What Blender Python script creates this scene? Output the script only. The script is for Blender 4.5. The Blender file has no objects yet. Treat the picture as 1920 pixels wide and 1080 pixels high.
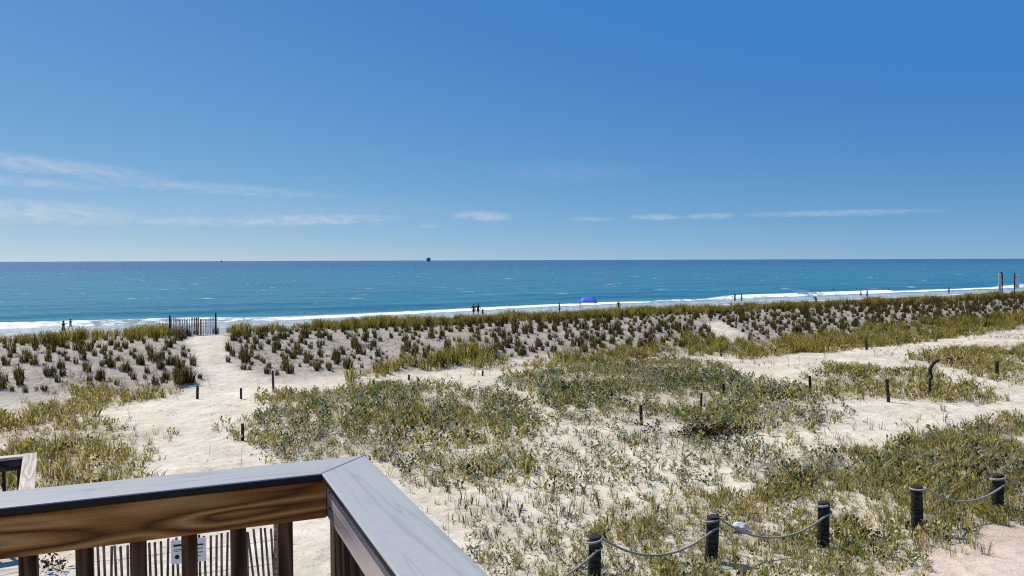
import bpy, bmesh, math, random
import numpy as np
from mathutils import Vector, Matrix, Euler

R = math.radians
scene = bpy.context.scene
COL = scene.collection
rnd = random.Random(7)

# ------------------------------------------------------------------ camera
CAM_Z = 8.0                       # metres above the sea
FPX = 1500.0                      # focal length in pixels of the 1920 px wide photograph
cam_data = bpy.data.cameras.new('camera')
cam_data.sensor_width = 36.0
cam_data.lens = 36.0 * FPX / 1920.0
cam_data.clip_start = 0.05
cam_data.clip_end = 120000.0
cam = bpy.data.objects.new('camera', cam_data)
COL.objects.link(cam)
cam.location = (0, 0, CAM_Z)
CAM_ROT = (Matrix.Rotation(R(90 - 2.0), 3, 'X') @ Matrix.Rotation(R(-0.17), 3, 'Z'))
cam.rotation_euler = CAM_ROT.to_euler()
scene.camera = cam

# ------------------------------------------------------------------ light and sky
SUN_AZ, SUN_EL = -52.0, 51.0      # azimuth clockwise from +Y, elevation
world = bpy.data.worlds.new('World')
scene.world = world
world.use_nodes = True
wn, wl = world.node_tree.nodes, world.node_tree.links
wn.clear()
w_out = wn.new('ShaderNodeOutputWorld')
w_bg = wn.new('ShaderNodeBackground')
w_bg.inputs['Strength'].default_value = 0.104
w_sky = wn.new('ShaderNodeTexSky')
w_sky.sky_type = 'NISHITA'
w_sky.sun_disc = False
w_sky.sun_elevation = R(SUN_EL)
w_sky.sun_rotation = R(SUN_AZ)
w_sky.altitude = 0
w_sky.air_density = 0.75
w_sky.dust_density = 0.25
w_sky.ozone_density = 3.2


def N(tree, kind, **kw):
    n = tree.nodes.new(kind)
    for k, v in kw.items():
        setattr(n, k, v)
    return n


def setin(node, **kw):
    for k, v in kw.items():
        node.inputs[k.replace('_', ' ')].default_value = v


def build_clouds():
    """Thin clouds low over the horizon, given by azimuth and elevation in the sky."""
    nt = world.node_tree
    tc = N(nt, 'ShaderNodeTexCoord')
    sep = N(nt, 'ShaderNodeSeparateXYZ')
    wl.new(tc.outputs['Generated'], sep.inputs[0])

    def M(op, a, b=None, clamp=False):
        m = N(nt, 'ShaderNodeMath', operation=op, use_clamp=clamp)
        for i, s in enumerate((a, b)):
            if s is None:
                continue
            if isinstance(s, (int, float)):
                m.inputs[i].default_value = s
            else:
                wl.new(s, m.inputs[i])
        return m.outputs[0]
    az = M('MULTIPLY', M('ARCTAN2', sep.outputs[0], sep.outputs[1]), 180 / math.pi)
    el = M('MULTIPLY', M('ARCSINE', sep.outputs[2]), 180 / math.pi)
    comb = N(nt, 'ShaderNodeCombineXYZ')
    wl.new(az, comb.inputs[0]); wl.new(el, comb.inputs[1])

    def noise(sx, sy, off, detail=5.0, rough=0.55):
        mp = N(nt, 'ShaderNodeMapping')
        mp.inputs['Scale'].default_value = (sx, sy, 1)
        mp.inputs['Location'].default_value = (off, off * 0.7, 0)
        wl.new(comb.outputs[0], mp.inputs['Vector'])
        t = N(nt, 'ShaderNodeTexNoise')
        t.inputs['Scale'].default_value = 1.0
        t.inputs['Detail'].default_value = detail
        t.inputs['Roughness'].default_value = rough
        wl.new(mp.outputs[0], t.inputs['Vector'])
        return t.outputs['Fac']
    n1 = noise(0.22, 1.5, 3.1)
    n2 = noise(0.9, 3.0, 11.0)
    n3 = noise(0.06, 0.9, 5.0)
    wob = M('MULTIPLY', M('SUBTRACT', n1, 0.5), 1.3)
    wob2 = M('MULTIPLY', M('SUBTRACT', n2, 0.5), 0.55)
    # (azimuth, elevation, half width, half height, slope, strength)
    streaks = [(-31.5, 6.0, 9.5, 0.62, -0.07, 0.70), (-31.5, 4.85, 6.5, 0.38, -0.05, 0.5),
               (-20.5, 4.85, 9.5, 0.46, -0.045, 0.48), (-30.5, 3.05, 7.5, 0.85, -0.03, 0.85),
               (-22.0, 2.65, 4.5, 0.40, 0.0, 0.60), (-14.8, 2.85, 7.5, 0.48, 0.03, 0.85),
               (-2.1, 3.15, 2.4, 0.42, -0.035, 0.85), (-5.9, 2.45, 0.9, 0.2, 0.0, 0.45),
               (5.5, 2.9, 1.9, 0.22, -0.02, 0.45), (10.2, 3.0, 2.1, 0.24, -0.02, 0.75),
               (13.9, 3.0, 1.9, 0.25, 0.0, 0.75), (22.0, 3.05, 7.0, 0.24, 0.0, 0.55),
               (4.0, 6.2, 6.0, 0.9, 0.0, 0.12), (-17, 3.4, 15, 1.3, 0.0, 0.16),
               # the same kind of thin cloud goes on around the rest of the horizon
               (52, 3.2, 9, 0.4, 0.0, 0.6), (75, 4.4, 11, 0.6, 0.0, 0.5), (105, 3.0, 8, 0.5, 0, 0.6),
               (140, 5.0, 12, 0.6, 0, 0.5), (172, 3.0, 7, 0.4, 0, 0.6), (-52, 3.4, 9, 0.6, 0, 0.6),
               (-80, 5.0, 12, 0.7, 0, 0.5), (-115, 3.0, 9, 0.4, 0, 0.6), (-150, 4.2, 12, 0.6, 0, 0.5)]
    total = None
    for (a0, e0, wa, we, sl, st) in streaks:
        da = M('SUBTRACT', az, a0)
        de = M('SUBTRACT', M('SUBTRACT', M('ADD', el, M('MULTIPLY', wob2, min(1.0, we * 1.6))), e0), M('MULTIPLY', da, sl))
        xa = M('DIVIDE', M('ADD', da, M('MULTIPLY', wob, wa * 0.3)), wa)
        # flat base, softer top
        ye = M('DIVIDE', de, we)
        r2 = M('ADD', M('MULTIPLY', xa, xa), M('MULTIPLY', ye, ye))
        m = M('MULTIPLY', M('SUBTRACT', 1.0, r2, clamp=True), st * 1.5)
        total = m if total is None else M('MAXIMUM', total, m)
    tex = M('MULTIPLY', M('SUBTRACT', n2, 0.24), 1.7, clamp=True)
    dens = M('MULTIPLY', M('MULTIPLY', total, tex), 0.66, clamp=True)
    return dens


cloud = build_clouds()
w_mix = N(world.node_tree, 'ShaderNodeMix', data_type='RGBA', blend_type='MIX')
w_hs = N(world.node_tree, 'ShaderNodeHueSaturation')
w_hs.inputs['Saturation'].default_value = 1.12
w_hs.inputs['Value'].default_value = 1.0
# look a little above the true horizon so that the low haze stays blue, as in clear sea air
w_tc = N(world.node_tree, 'ShaderNodeTexCoord')
w_ma = N(world.node_tree, 'ShaderNodeVectorMath', operation='MULTIPLY_ADD')
w_ma.inputs[1].default_value = (1, 1, 1.0)
w_ma.inputs[2].default_value = (0, 0, 0.064)
w_nm = N(world.node_tree, 'ShaderNodeVectorMath', operation='NORMALIZE')
wl.new(w_tc.outputs['Generated'], w_ma.inputs[0]); wl.new(w_ma.outputs[0], w_nm.inputs[0]); wl.new(w_nm.outputs[0], w_sky.inputs['Vector'])
# sky graded channel by channel; an added floor makes its ambient light less blue
w_sep = N(world.node_tree, 'ShaderNodeSeparateColor')
w_cmb = N(world.node_tree, 'ShaderNodeCombineColor')
wl.new(w_sky.outputs[0], w_sep.inputs[0])
for ch, (gain, gam, low) in enumerate(((0.275, 1.65, 0.50), (0.75, 1.0, 1.94), (2.38, 0.45, 5.0))):
    p = N(world.node_tree, 'ShaderNodeMath', operation='POWER'); p.inputs[1].default_value = gam
    q = N(world.node_tree, 'ShaderNodeMath', operation='MULTIPLY'); q.inputs[1].default_value = gain
    wl.new(w_sep.outputs[ch], p.inputs[0]); wl.new(p.outputs[0], q.inputs[0])
    fl = N(world.node_tree, 'ShaderNodeMath', operation='MAXIMUM'); fl.inputs[1].default_value = low
    wl.new(q.outputs[0], fl.inputs[0]); wl.new(fl.outputs[0], w_cmb.inputs[ch])
wl.new(w_cmb.outputs[0], w_hs.inputs['Color'])
w_hs.inputs['Saturation'].default_value = 1.0
wl.new(cloud, w_mix.inputs[0])
wl.new(w_hs.outputs[0], w_mix.inputs[6])
w_mix.inputs[7].default_value = (5.6, 6.0, 6.7, 1)
wl.new(w_mix.outputs[2], w_bg.inputs['Color'])
wl.new(w_bg.outputs[0], w_out.inputs[0])

sun_data = bpy.data.lights.new('sun', 'SUN')
sun_data.energy = 5.0
sun_data.angle = R(0.53)
sun_data.color = (1.0, 0.91, 0.77)
sun = bpy.data.objects.new('sun', sun_data)
COL.objects.link(sun)
SUN_DIR = Vector((math.sin(R(SUN_AZ)) * math.cos(R(SUN_EL)), math.cos(R(SUN_AZ)) * math.cos(R(SUN_EL)), math.sin(R(SUN_EL))))
sun.rotation_euler = SUN_DIR.to_track_quat('Z', 'Y').to_euler()
sun.location = (-20, 15, 40)

scene.view_settings.view_transform = 'Standard'
scene.view_settings.look = 'None'
scene.view_settings.exposure = 0.14
scene.view_settings.gamma = 1.0
scene.view_settings.use_curve_mapping = False
scene.cycles.use_denoising = False
scene.cycles.pixel_filter_type = 'BLACKMAN_HARRIS'
scene.cycles.filter_width = 1.15
scene.cycles.sample_clamp_indirect = 6.0
scene.cycles.max_bounces = 6
scene.cycles.transparent_max_bounces = 6

# ------------------------------------------------------------------ helpers
def tag(o, label=None, cat=None, group=None, kind=None):
    if label: o['label'] = label
    if cat: o['category'] = cat
    if group: o['group'] = group
    if kind: o['kind'] = kind
    return o


def empty(name, loc):
    o = bpy.data.objects.new(name, None)
    o.location = loc
    o.empty_display_size = 0.2
    COL.objects.link(o)
    return o


def link(name, me, parent=None, matrix=None, mat=None):
    """Link a mesh; matrix is in world space, parents are only translated."""
    o = bpy.data.objects.new(name, me)
    COL.objects.link(o)
    if mat is not None and not me.materials:
        me.materials.append(mat)
    m = matrix.copy() if matrix is not None else Matrix.Identity(4)
    if parent is not None:
        o.parent = parent
        p = parent
        off = Matrix.Identity(4)
        while p is not None:
            off = p.matrix_basis @ off
            p = p.parent
        m = off.inverted() @ m
    o.matrix_basis = m
    return o


def mesh_arrays(name, verts, tris, mat=None, colors=None, smooth=False, quads=None):
    me = bpy.data.meshes.new(name)
    verts = np.asarray(verts, dtype=np.float32)
    fl, ls, lt = [], [], []
    n = 0
    if tris is not None and len(tris):
        t = np.asarray(tris, dtype=np.int32)
        fl.append(t.ravel()); ls.append(np.arange(len(t)) * 3 + n); lt.append(np.full(len(t), 3)); n += t.size
    if quads is not None and len(quads):
        q = np.asarray(quads, dtype=np.int32)
        fl.append(q.ravel()); ls.append(np.arange(len(q)) * 4 + n); lt.append(np.full(len(q), 4)); n += q.size
    fl = np.concatenate(fl).astype(np.int32); ls = np.concatenate(ls).astype(np.int32); lt = np.concatenate(lt).astype(np.int32)
    me.vertices.add(len(verts)); me.vertices.foreach_set('co', verts.ravel())
    me.loops.add(len(fl)); me.loops.foreach_set('vertex_index', fl)
    me.polygons.add(len(ls)); me.polygons.foreach_set('loop_start', ls); me.polygons.foreach_set('loop_total', lt)
    if smooth:
        me.polygons.foreach_set('use_smooth', np.ones(len(ls), dtype=bool))
    me.update(calc_edges=True)
    if colors is not None:
        at = me.color_attributes.new('tint', 'FLOAT_COLOR', 'POINT')
        c = np.asarray(colors, dtype=np.float32)
        if c.shape[1] == 3:
            c = np.concatenate([c, np.ones((len(c), 1), np.float32)], 1)
        at.data.foreach_set('color', c.ravel())
    if mat is not None:
        me.materials.append(mat)
    return me


def box_mesh(name, sx, sy, sz, bevel=0.0, mat=None, seg=1):
    bm = bmesh.new()
    bmesh.ops.create_cube(bm, size=1.0)
    bmesh.ops.scale(bm, vec=(sx, sy, sz), verts=bm.verts)
    if bevel:
        bmesh.ops.bevel(bm, geom=list(bm.edges), offset=bevel, segments=seg, affect='EDGES', profile=0.5)
    me = bpy.data.meshes.new(name)
    bm.to_mesh(me); bm.free()
    if mat: me.materials.append(mat)
    return me


def frame(p0, p1, up=(0, 0, 1)):
    """Matrix with X from p0 to p1, origin in the middle."""
    p0, p1 = Vector(p0), Vector(p1)
    x = (p1 - p0).normalized()
    y = Vector(up).cross(x)
    if y.length < 1e-5:
        y = Vector((0, 1, 0))
    y.normalize()
    z = x.cross(y)
    m = Matrix((x, y, z)).transposed().to_4x4()
    m.translation = (p0 + p1) / 2
    return m


def board(name, p0, p1, w, t, mat, parent, up=(0, 0, 1), bevel=0.003):
    """Board from p0 to p1; t along the local Y, w along the local Z."""
    L = (Vector(p1) - Vector(p0)).length
    return link(name, box_mesh(name, L, t, w, bevel, mat), parent, frame(p0, p1, up))


def tube(points, radius, sides=8, cap=True):
    """Vertices and faces of a tube along points; radius a number or list."""
    P = [Vector(p) for p in points]
    rad = radius if isinstance(radius, (list, tuple)) else [radius] * len(P)
    V, F = [], []
    ref = Vector((0, 0, 1))
    prev = None
    for i, p in enumerate(P):
        d = (P[min(i + 1, len(P) - 1)] - P[max(i - 1, 0)]).normalized()
        if prev is None:
            a = d.cross(ref)
            if a.length < 0.05:
                a = d.cross(Vector((1, 0, 0)))
            a.normalize()
        else:
            a = prev - d * prev.dot(d)
            a.normalize()
        prev = a
        b = d.cross(a)
        for k in range(sides):
            an = 2 * math.pi * k / sides
            V.append(p + (a * math.cos(an) + b * math.sin(an)) * rad[i])
    for i in range(len(P) - 1):
        for k in range(sides):
            k2 = (k + 1) % sides
            F.append((i * sides + k, i * sides + k2, (i + 1) * sides + k2, (i + 1) * sides + k))
    if cap:
        F.append(tuple(reversed(range(sides))))
        F.append(tuple(range((len(P) - 1) * sides, len(P) * sides)))
    return V, F


def pyd(name, parts, mat=None, smooth=True):
    V, F = [], []
    for v, f in parts:
        o = len(V)
        V += [tuple(x) for x in v]
        F += [tuple(i + o for i in q) for q in f]
    me = bpy.data.meshes.new(name)
    me.from_pydata(V, [], F)
    if smooth:
        me.polygons.foreach_set('use_smooth', np.ones(len(me.polygons), dtype=bool))
    me.update()
    if mat: me.materials.append(mat)
    return me


# ------------------------------------------------------------------ materials
def new_mat(name):
    m = bpy.data.materials.new(name)
    m.use_nodes = True
    nt = m.node_tree
    nt.nodes.clear()
    out = N(nt, 'ShaderNodeOutputMaterial')
    b = N(nt, 'ShaderNodeBsdfPrincipled')
    nt.links.new(b.outputs[0], out.inputs[0])
    return m, nt, b, out


def simple(name, col, rough=0.7, var=0.12, scale=8.0, bump=0.0, spec=0.3):
    m, nt, b, out = new_mat(name)
    tc = N(nt, 'ShaderNodeTexCoord')
    t = N(nt, 'ShaderNodeTexNoise')
    setin(t, Scale=scale, Detail=5.0)
    nt.links.new(tc.outputs['Object'], t.inputs['Vector'])
    cr = N(nt, 'ShaderNodeValToRGB')
    lo = [c * (1 - var) for c in col]; hi = [min(1, c * (1 + var)) for c in col]
    cr.color_ramp.elements[0].position = 0.3; cr.color_ramp.elements[1].position = 0.7
    cr.color_ramp.elements[0].color = (*lo, 1); cr.color_ramp.elements[1].color = (*hi, 1)
    nt.links.new(t.outputs['Fac'], cr.inputs[0])
    nt.links.new(cr.outputs[0], b.inputs['Base Color'])
    setin(b, Roughness=rough)
    b.inputs['Specular IOR Level'].default_value = spec
    if bump:
        bp = N(nt, 'ShaderNodeBump')
        setin(bp, Strength=bump, Distance=0.02)
        nt.links.new(t.outputs['Fac'], bp.inputs['Height'])
        nt.links.new(bp.outputs[0], b.inputs['Normal'])
    return m


def wood(name, dark, mid, light, ring=22.0, stretch=0.09, rough=0.75, bump=0.25, spec=0.25, contrast=(0.25, 0.5, 0.8), distort=3.0):
    """Flat-sawn board: long wavy growth rings along local X, fine fibres and a few knots."""
    m, nt, b, out = new_mat(name)
    L = nt.links
    tc = N(nt, 'ShaderNodeTexCoord')
    oi = N(nt, 'ShaderNodeObjectInfo')
    add = N(nt, 'ShaderNodeVectorMath', operation='ADD')
    mul = N(nt, 'ShaderNodeVectorMath', operation='MULTIPLY')
    cb = N(nt, 'ShaderNodeCombineXYZ')
    for i in range(3):
        L.new(oi.outputs['Random'], cb.inputs[i])
    mul.inputs[1].default_value = (13.0, 3.7, 5.1)
    L.new(cb.outputs[0], mul.inputs[0])
    L.new(tc.outputs['Object'], add.inputs[0]); L.new(mul.outputs[0], add.inputs[1])
    mp = N(nt, 'ShaderNodeMapping')
    mp.inputs['Scale'].default_value = (stretch, 1, 1)
    L.new(add.outputs[0], mp.inputs['Vector'])
    n1 = N(nt, 'ShaderNodeTexNoise'); setin(n1, Scale=ring * 0.55, Detail=1.5, Roughness=0.4, Distortion=0.3)
    L.new(mp.outputs[0], n1.inputs['Vector'])
    # growth rings: fold the smooth field several times
    mm = N(nt, 'ShaderNodeMath', operation='MULTIPLY'); mm.inputs[1].default_value = distort * 6.0
    L.new(n1.outputs['Fac'], mm.inputs[0])
    sn = N(nt, 'ShaderNodeMath', operation='PINGPONG'); sn.inputs[1].default_value = 1.0
    L.new(mm.outputs[0], sn.inputs[0])
    fib = N(nt, 'ShaderNodeTexNoise'); setin(fib, Scale=ring * 9, Detail=3.0, Roughness=0.6)
    mp2 = N(nt, 'ShaderNodeMapping'); mp2.inputs['Scale'].default_value = (0.025, 1, 1)
    L.new(add.outputs[0], mp2.inputs['Vector']); L.new(mp2.outputs[0], fib.inputs['Vector'])
    mx = N(nt, 'ShaderNodeMix', data_type='FLOAT'); mx.inputs[0].default_value = 0.35
    L.new(sn.outputs[0], mx.inputs[2]); L.new(fib.outputs['Fac'], mx.inputs[3])
    cr = N(nt, 'ShaderNodeValToRGB')
    e = cr.color_ramp.elements
    e[0].position, e[0].color = contrast[0], (*dark, 1)
    e[1].position, e[1].color = contrast[2], (*light, 1)
    k = e.new(contrast[1]); k.color = (*mid, 1)
    L.new(mx.outputs[0], cr.inputs[0])
    big = N(nt, 'ShaderNodeTexNoise'); setin(big, Scale=3.0, Detail=3.0)
    L.new(add.outputs[0], big.inputs['Vector'])
    mr = N(nt, 'ShaderNodeMapRange'); setin(mr, To_Min=0.78, To_Max=1.18)
    L.new(big.outputs['Fac'], mr.inputs['Value'])
    mc = N(nt, 'ShaderNodeMix', data_type='RGBA', blend_type='MULTIPLY'); mc.inputs[0].default_value = 1.0
    L.new(cr.outputs[0], mc.inputs[6]); L.new(mr.outputs[0], mc.inputs[7])
    L.new(mc.outputs[2], b.inputs['Base Color'])
    bp = N(nt, 'ShaderNodeBump'); setin(bp, Strength=bump, Distance=0.002)
    L.new(mx.outputs[0], bp.inputs['Height']); L.new(bp.outputs[0], b.inputs['Normal'])
    setin(b, Roughness=rough)
    b.inputs['Specular IOR Level'].default_value = spec
    return m


def foliage(name, translucent=0.42, rough=0.6):
    m, nt, b, out = new_mat(name)
    L = nt.links
    at = N(nt, 'ShaderNodeAttribute', attribute_name='tint')
    L.new(at.outputs['Color'], b.inputs['Base Color'])
    setin(b, Roughness=rough)
    b.inputs['Specular IOR Level'].default_value = 0.04
    tr = N(nt, 'ShaderNodeBsdfTranslucent')
    L.new(at.outputs['Color'], tr.inputs['Color'])
    mx = N(nt, 'ShaderNodeMixShader'); mx.inputs[0].default_value = translucent
    L.new(b.outputs[0], mx.inputs[1]); L.new(tr.outputs[0], mx.inputs[2])
    L.new(mx.outputs[0], out.inputs[0])
    return m


M_LEAF = foliage('plant_leaves')
M_PALEWOOD = wood('pale_weathered_wood', (0.34, 0.29, 0.25), (0.48, 0.43, 0.38), (0.57, 0.52, 0.46), ring=18, distort=1.5)
M_BROWN = wood('brown_pine', (0.055, 0.018, 0.004), (0.34, 0.145, 0.030), (0.60, 0.34, 0.12), ring=20, stretch=0.16, distort=2.1, contrast=(0.12, 0.48, 0.85), rough=0.6)
M_DARKPINE = wood('dark_pine', (0.025, 0.012, 0.006), (0.075, 0.04, 0.02), (0.15, 0.09, 0.05), ring=30, stretch=0.06, distort=2.0)
M_GREYWOOD = wood('weathered_grey_wood', (0.09, 0.09, 0.12), (0.38, 0.34, 0.35), (0.54, 0.48, 0.44), ring=14, stretch=0.07, distort=1.6, contrast=(0.08, 0.34, 0.7), rough=0.7)
M_POSTWOOD = wood('tarred_post_wood', (0.008, 0.007, 0.007), (0.022, 0.018, 0.016), (0.05, 0.042, 0.036), ring=14, distort=2.0, rough=0.8)
M_STAKE = wood('old_stake_wood', (0.012, 0.010, 0.009), (0.035, 0.026, 0.02), (0.07, 0.055, 0.045), ring=20, distort=2.0)
M_SLAT = wood('fence_slat_wood', (0.05, 0.04, 0.035), (0.13, 0.10, 0.085), (0.22, 0.18, 0.15), ring=26, distort=2.0)
M_SLATPALE = wood('pale_fence_slat_wood', (0.52, 0.49, 0.46), (0.72, 0.69, 0.66), (0.82, 0.80, 0.77), ring=26, distort=2.0)
M_SLATBROWN = wood('brown_fence_slat_wood', (0.14, 0.085, 0.045), (0.30, 0.20, 0.12), (0.42, 0.30, 0.19), ring=26, distort=2.0)
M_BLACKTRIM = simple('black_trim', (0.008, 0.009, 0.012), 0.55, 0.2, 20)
M_ROPE = simple('weathered_rope', (0.34, 0.31, 0.275), 0.9, 0.25, 60)
M_WIRE = simple('rusty_wire', (0.06, 0.045, 0.04), 0.6, 0.2, 60)
M_ROCK = simple('pale_rock', (0.72, 0.71, 0.70), 0.85, 0.12, 14, bump=0.5)


def paint_mat():
    """Grey deck paint over boards whose grain still shows as fine ridges."""
    m, nt, b, out = new_mat('grey_rail_paint')
    L = nt.links
    tc = N(nt, 'ShaderNodeTexCoord')
    mp = N(nt, 'ShaderNodeMapping'); mp.inputs['Scale'].default_value = (0.06, 1, 1)
    L.new(tc.outputs['Object'], mp.inputs['Vector'])
    n1 = N(nt, 'ShaderNodeTexNoise'); setin(n1, Scale=13.0, Detail=2.5, Roughness=0.45, Distortion=0.5)
    L.new(mp.outputs[0], n1.inputs['Vector'])
    mm = N(nt, 'ShaderNodeMath', operation='MULTIPLY'); mm.inputs[1].default_value = 14.0
    L.new(n1.outputs['Fac'], mm.inputs[0])
    pp = N(nt, 'ShaderNodeMath', operation='PINGPONG'); pp.inputs[1].default_value = 1.0
    L.new(mm.outputs[0], pp.inputs[0])
    pw = N(nt, 'ShaderNodeMath', operation='POWER'); pw.inputs[1].default_value = 5.0
    L.new(pp.outputs[0], pw.inputs[0])
    patchy = N(nt, 'ShaderNodeTexNoise'); setin(patchy, Scale=4.0, Detail=3.0)
    L.new(tc.outputs['Object'], patchy.inputs['Vector'])
    mk = N(nt, 'ShaderNodeMath', operation='MULTIPLY'); L.new(pw.outputs[0], mk.inputs[0]); L.new(patchy.outputs['Fac'], mk.inputs[1])
    cr = N(nt, 'ShaderNodeValToRGB')
    e = cr.color_ramp.elements
    e[0].position, e[0].color = 0.0, (0.33, 0.345, 0.355, 1)
    e[1].position, e[1].color = 0.75, (0.235, 0.25, 0.265, 1)
    L.new(mk.outputs[0], cr.inputs[0])
    dirt = N(nt, 'ShaderNodeTexNoise'); setin(dirt, Scale=55.0, Detail=4.0)
    L.new(tc.outputs['Object'], dirt.inputs['Vector'])
    mr = N(nt, 'ShaderNodeMapRange'); setin(mr, To_Min=0.9, To_Max=1.08)
    L.new(dirt.outputs['Fac'], mr.inputs['Value'])
    mc = N(nt, 'ShaderNodeMix', data_type='RGBA', blend_type='MULTIPLY'); mc.inputs[0].default_value = 1.0
    L.new(cr.outputs[0], mc.inputs[6]); L.new(mr.outputs[0], mc.inputs[7])
    L.new(mc.outputs[2], b.inputs['Base Color'])
    bp = N(nt, 'ShaderNodeBump'); setin(bp, Strength=0.35, Distance=0.0025)
    bp.invert = True
    L.new(mk.outputs[0], bp.inputs['Height']); L.new(bp.outputs[0], b.inputs['Normal'])
    setin(b, Roughness=0.5)
    b.inputs['Specular IOR Level'].default_value = 0.35
    return m


M_PAINT = paint_mat()


def sand_mat():
    m, nt, b, out = new_mat('dune_sand')
    L = nt.links
    geo = N(nt, 'ShaderNodeNewGeometry')
    at = N(nt, 'ShaderNodeAttribute', attribute_name='tint')
    sep = N(nt, 'ShaderNodeSeparateColor')
    L.new(at.outputs['Color'], sep.inputs[0])

    def noise(s, d, r=0.55):
        t = N(nt, 'ShaderNodeTexNoise'); setin(t, Scale=s, Detail=d, Roughness=r)
        L.new(geo.outputs['Position'], t.inputs['Vector'])
        return t.outputs['Fac']

    def ramp(f, stops):
        cr = N(nt, 'ShaderNodeValToRGB')
        e = cr.color_ramp.elements
        e[0].position, e[0].color = stops[0][0], (*stops[0][1], 1)
        e[1].position, e[1].color = stops[-1][0], (*stops[-1][1], 1)
        for p, c in stops[1:-1]:
            k = e.new(p); k.color = (*c, 1)
        L.new(f, cr.inputs[0])
        return cr.outputs[0]

    def mix(f, a, c, blend='MIX'):
        x = N(nt, 'ShaderNodeMix', data_type='RGBA', blend_type=blend)
        if isinstance(f, (int, float)): x.inputs[0].default_value = f
        else: L.new(f, x.inputs[0])
        for s, i in ((a, 6), (c, 7)):
            if isinstance(s, tuple): x.inputs[i].default_value = (*s, 1)
            else: L.new(s, x.inputs[i])
        return x.outputs[2]
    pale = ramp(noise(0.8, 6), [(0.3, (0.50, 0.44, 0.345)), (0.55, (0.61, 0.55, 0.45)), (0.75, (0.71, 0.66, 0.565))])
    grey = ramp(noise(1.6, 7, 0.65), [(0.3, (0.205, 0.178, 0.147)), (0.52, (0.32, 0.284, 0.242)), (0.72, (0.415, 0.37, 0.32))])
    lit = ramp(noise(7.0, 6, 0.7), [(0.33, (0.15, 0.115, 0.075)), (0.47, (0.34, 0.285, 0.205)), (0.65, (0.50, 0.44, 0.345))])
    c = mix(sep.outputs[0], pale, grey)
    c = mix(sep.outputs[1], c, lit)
    # specks of shell, bark and dead stalk
    sp = ramp(noise(16.0, 3, 0.6), [(0.30, (0.45, 0.41, 0.36)), (0.39, (1, 1, 1))])
    c = mix(0.8, c, sp, 'MULTIPLY')
    sp2 = ramp(noise(5.0, 4, 0.65), [(0.34, (0.72, 0.69, 0.65)), (0.46, (1, 1, 1))])
    c = mix(0.8, c, sp2, 'MULTIPLY')
    # pinkish fill sand by the near path
    c = mix(sep.outputs[2], c, mix(0.5, c, (0.52, 0.38, 0.31)))
    # wet sand next to the sea
    sx = N(nt, 'ShaderNodeSeparateXYZ'); L.new(geo.outputs['Position'], sx.inputs[0])
    wet = N(nt, 'ShaderNodeMapRange'); wet.interpolation_type = 'SMOOTHSTEP'
    setin(wet, From_Min=0.75, From_Max=0.35)
    L.new(sx.outputs[2], wet.inputs['Value'])
    c = mix(wet.outputs[0], c, (0.34, 0.33, 0.30))
    L.new(c, b.inputs['Base Color'])
    mr = N(nt, 'ShaderNodeMapRange'); setin(mr, To_Min=0.9, To_Max=0.3)
    L.new(wet.outputs[0], mr.inputs['Value'])
    L.new(mr.outputs[0], b.inputs['Roughness'])
    b.inputs['Specular IOR Level'].default_value = 0.25
    # footprints and hollows: rounded dimples of two sizes
    vo = N(nt, 'ShaderNodeTexVoronoi'); vo.feature = 'SMOOTH_F1'; setin(vo, Scale=2.4, Smoothness=0.35, Randomness=1.0)
    L.new(geo.outputs['Position'], vo.inputs['Vector'])
    b0 = N(nt, 'ShaderNodeBump'); setin(b0, Strength=0.4, Distance=0.14)
    L.new(vo.outputs['Distance'], b0.inputs['Height'])
    b1 = N(nt, 'ShaderNodeBump'); setin(b1, Strength=0.7, Distance=0.10)
    L.new(noise(3.2, 5, 0.6), b1.inputs['Height']); L.new(b0.outputs[0], b1.inputs['Normal'])
    b2 = N(nt, 'ShaderNodeBump'); setin(b2, Strength=0.6, Distance=0.025)
    L.new(noise(18.0, 4, 0.6), b2.inputs['Height'])
    L.new(b1.outputs[0], b2.inputs['Normal'])
    L.new(b2.outputs[0], b.inputs['Normal'])
    return m


M_SAND = sand_mat()

# ------------------------------------------------------------------ terrain
# shore axes: u runs along the beach (to the right and away), v runs seaward
SH = R(30.0)
UX, UY = math.cos(SH), math.sin(SH)
VX, VY = -math.sin(SH), math.cos(SH)
V_SHORE, V_CREST = 110.0, 48.0
SHORE_U = [-400.0, -60.0, -6.0, 25.0, 48.0, 72.0, 110.0, 240.0, 600.0]
SHORE_D = [0.0, 0.5, 2.0, 6.0, 3.5, -1.0, -2.5, -6.5, -4.0]     # how far the surf swings towards the land


def uv_of(x, y):
    return x * UX + y * UY, x * VX + y * VY


def xy_of(u, v):
    return u * UX + v * VX, u * UY + v * VY


_tab = np.random.RandomState(3).rand(512, 512).astype(np.float64)


def vnoise(x, y):
    x = np.asarray(x, float); y = np.asarray(y, float)
    xi = np.floor(x).astype(int); yi = np.floor(y).astype(int)
    fx = x - xi; fy = y - yi
    fx = fx * fx * (3 - 2 * fx); fy = fy * fy * (3 - 2 * fy)
    g = lambda i, j: _tab[i % 512, j % 512]
    return ((g(xi, yi) * (1 - fx) + g(xi + 1, yi) * fx) * (1 - fy) + (g(xi, yi + 1) * (1 - fx) + g(xi + 1, yi + 1) * fx) * fy)


def fbm(x, y, s, octv=4):
    t = 0.0; a = 1.0; tot = 0.0
    for k in range(octv):
        t = t + a * (vnoise(x * s + 17.3 * k, y * s + 5.1 * k) - 0.5)
        tot += a; a *= 0.5; s *= 2.03
    return t / tot * 2.0          # about -1..1


def sstep(a, b, x):
    t = np.clip((x - a) / (b - a), 0, 1)
    return t * t * (3 - 2 * t)


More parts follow.
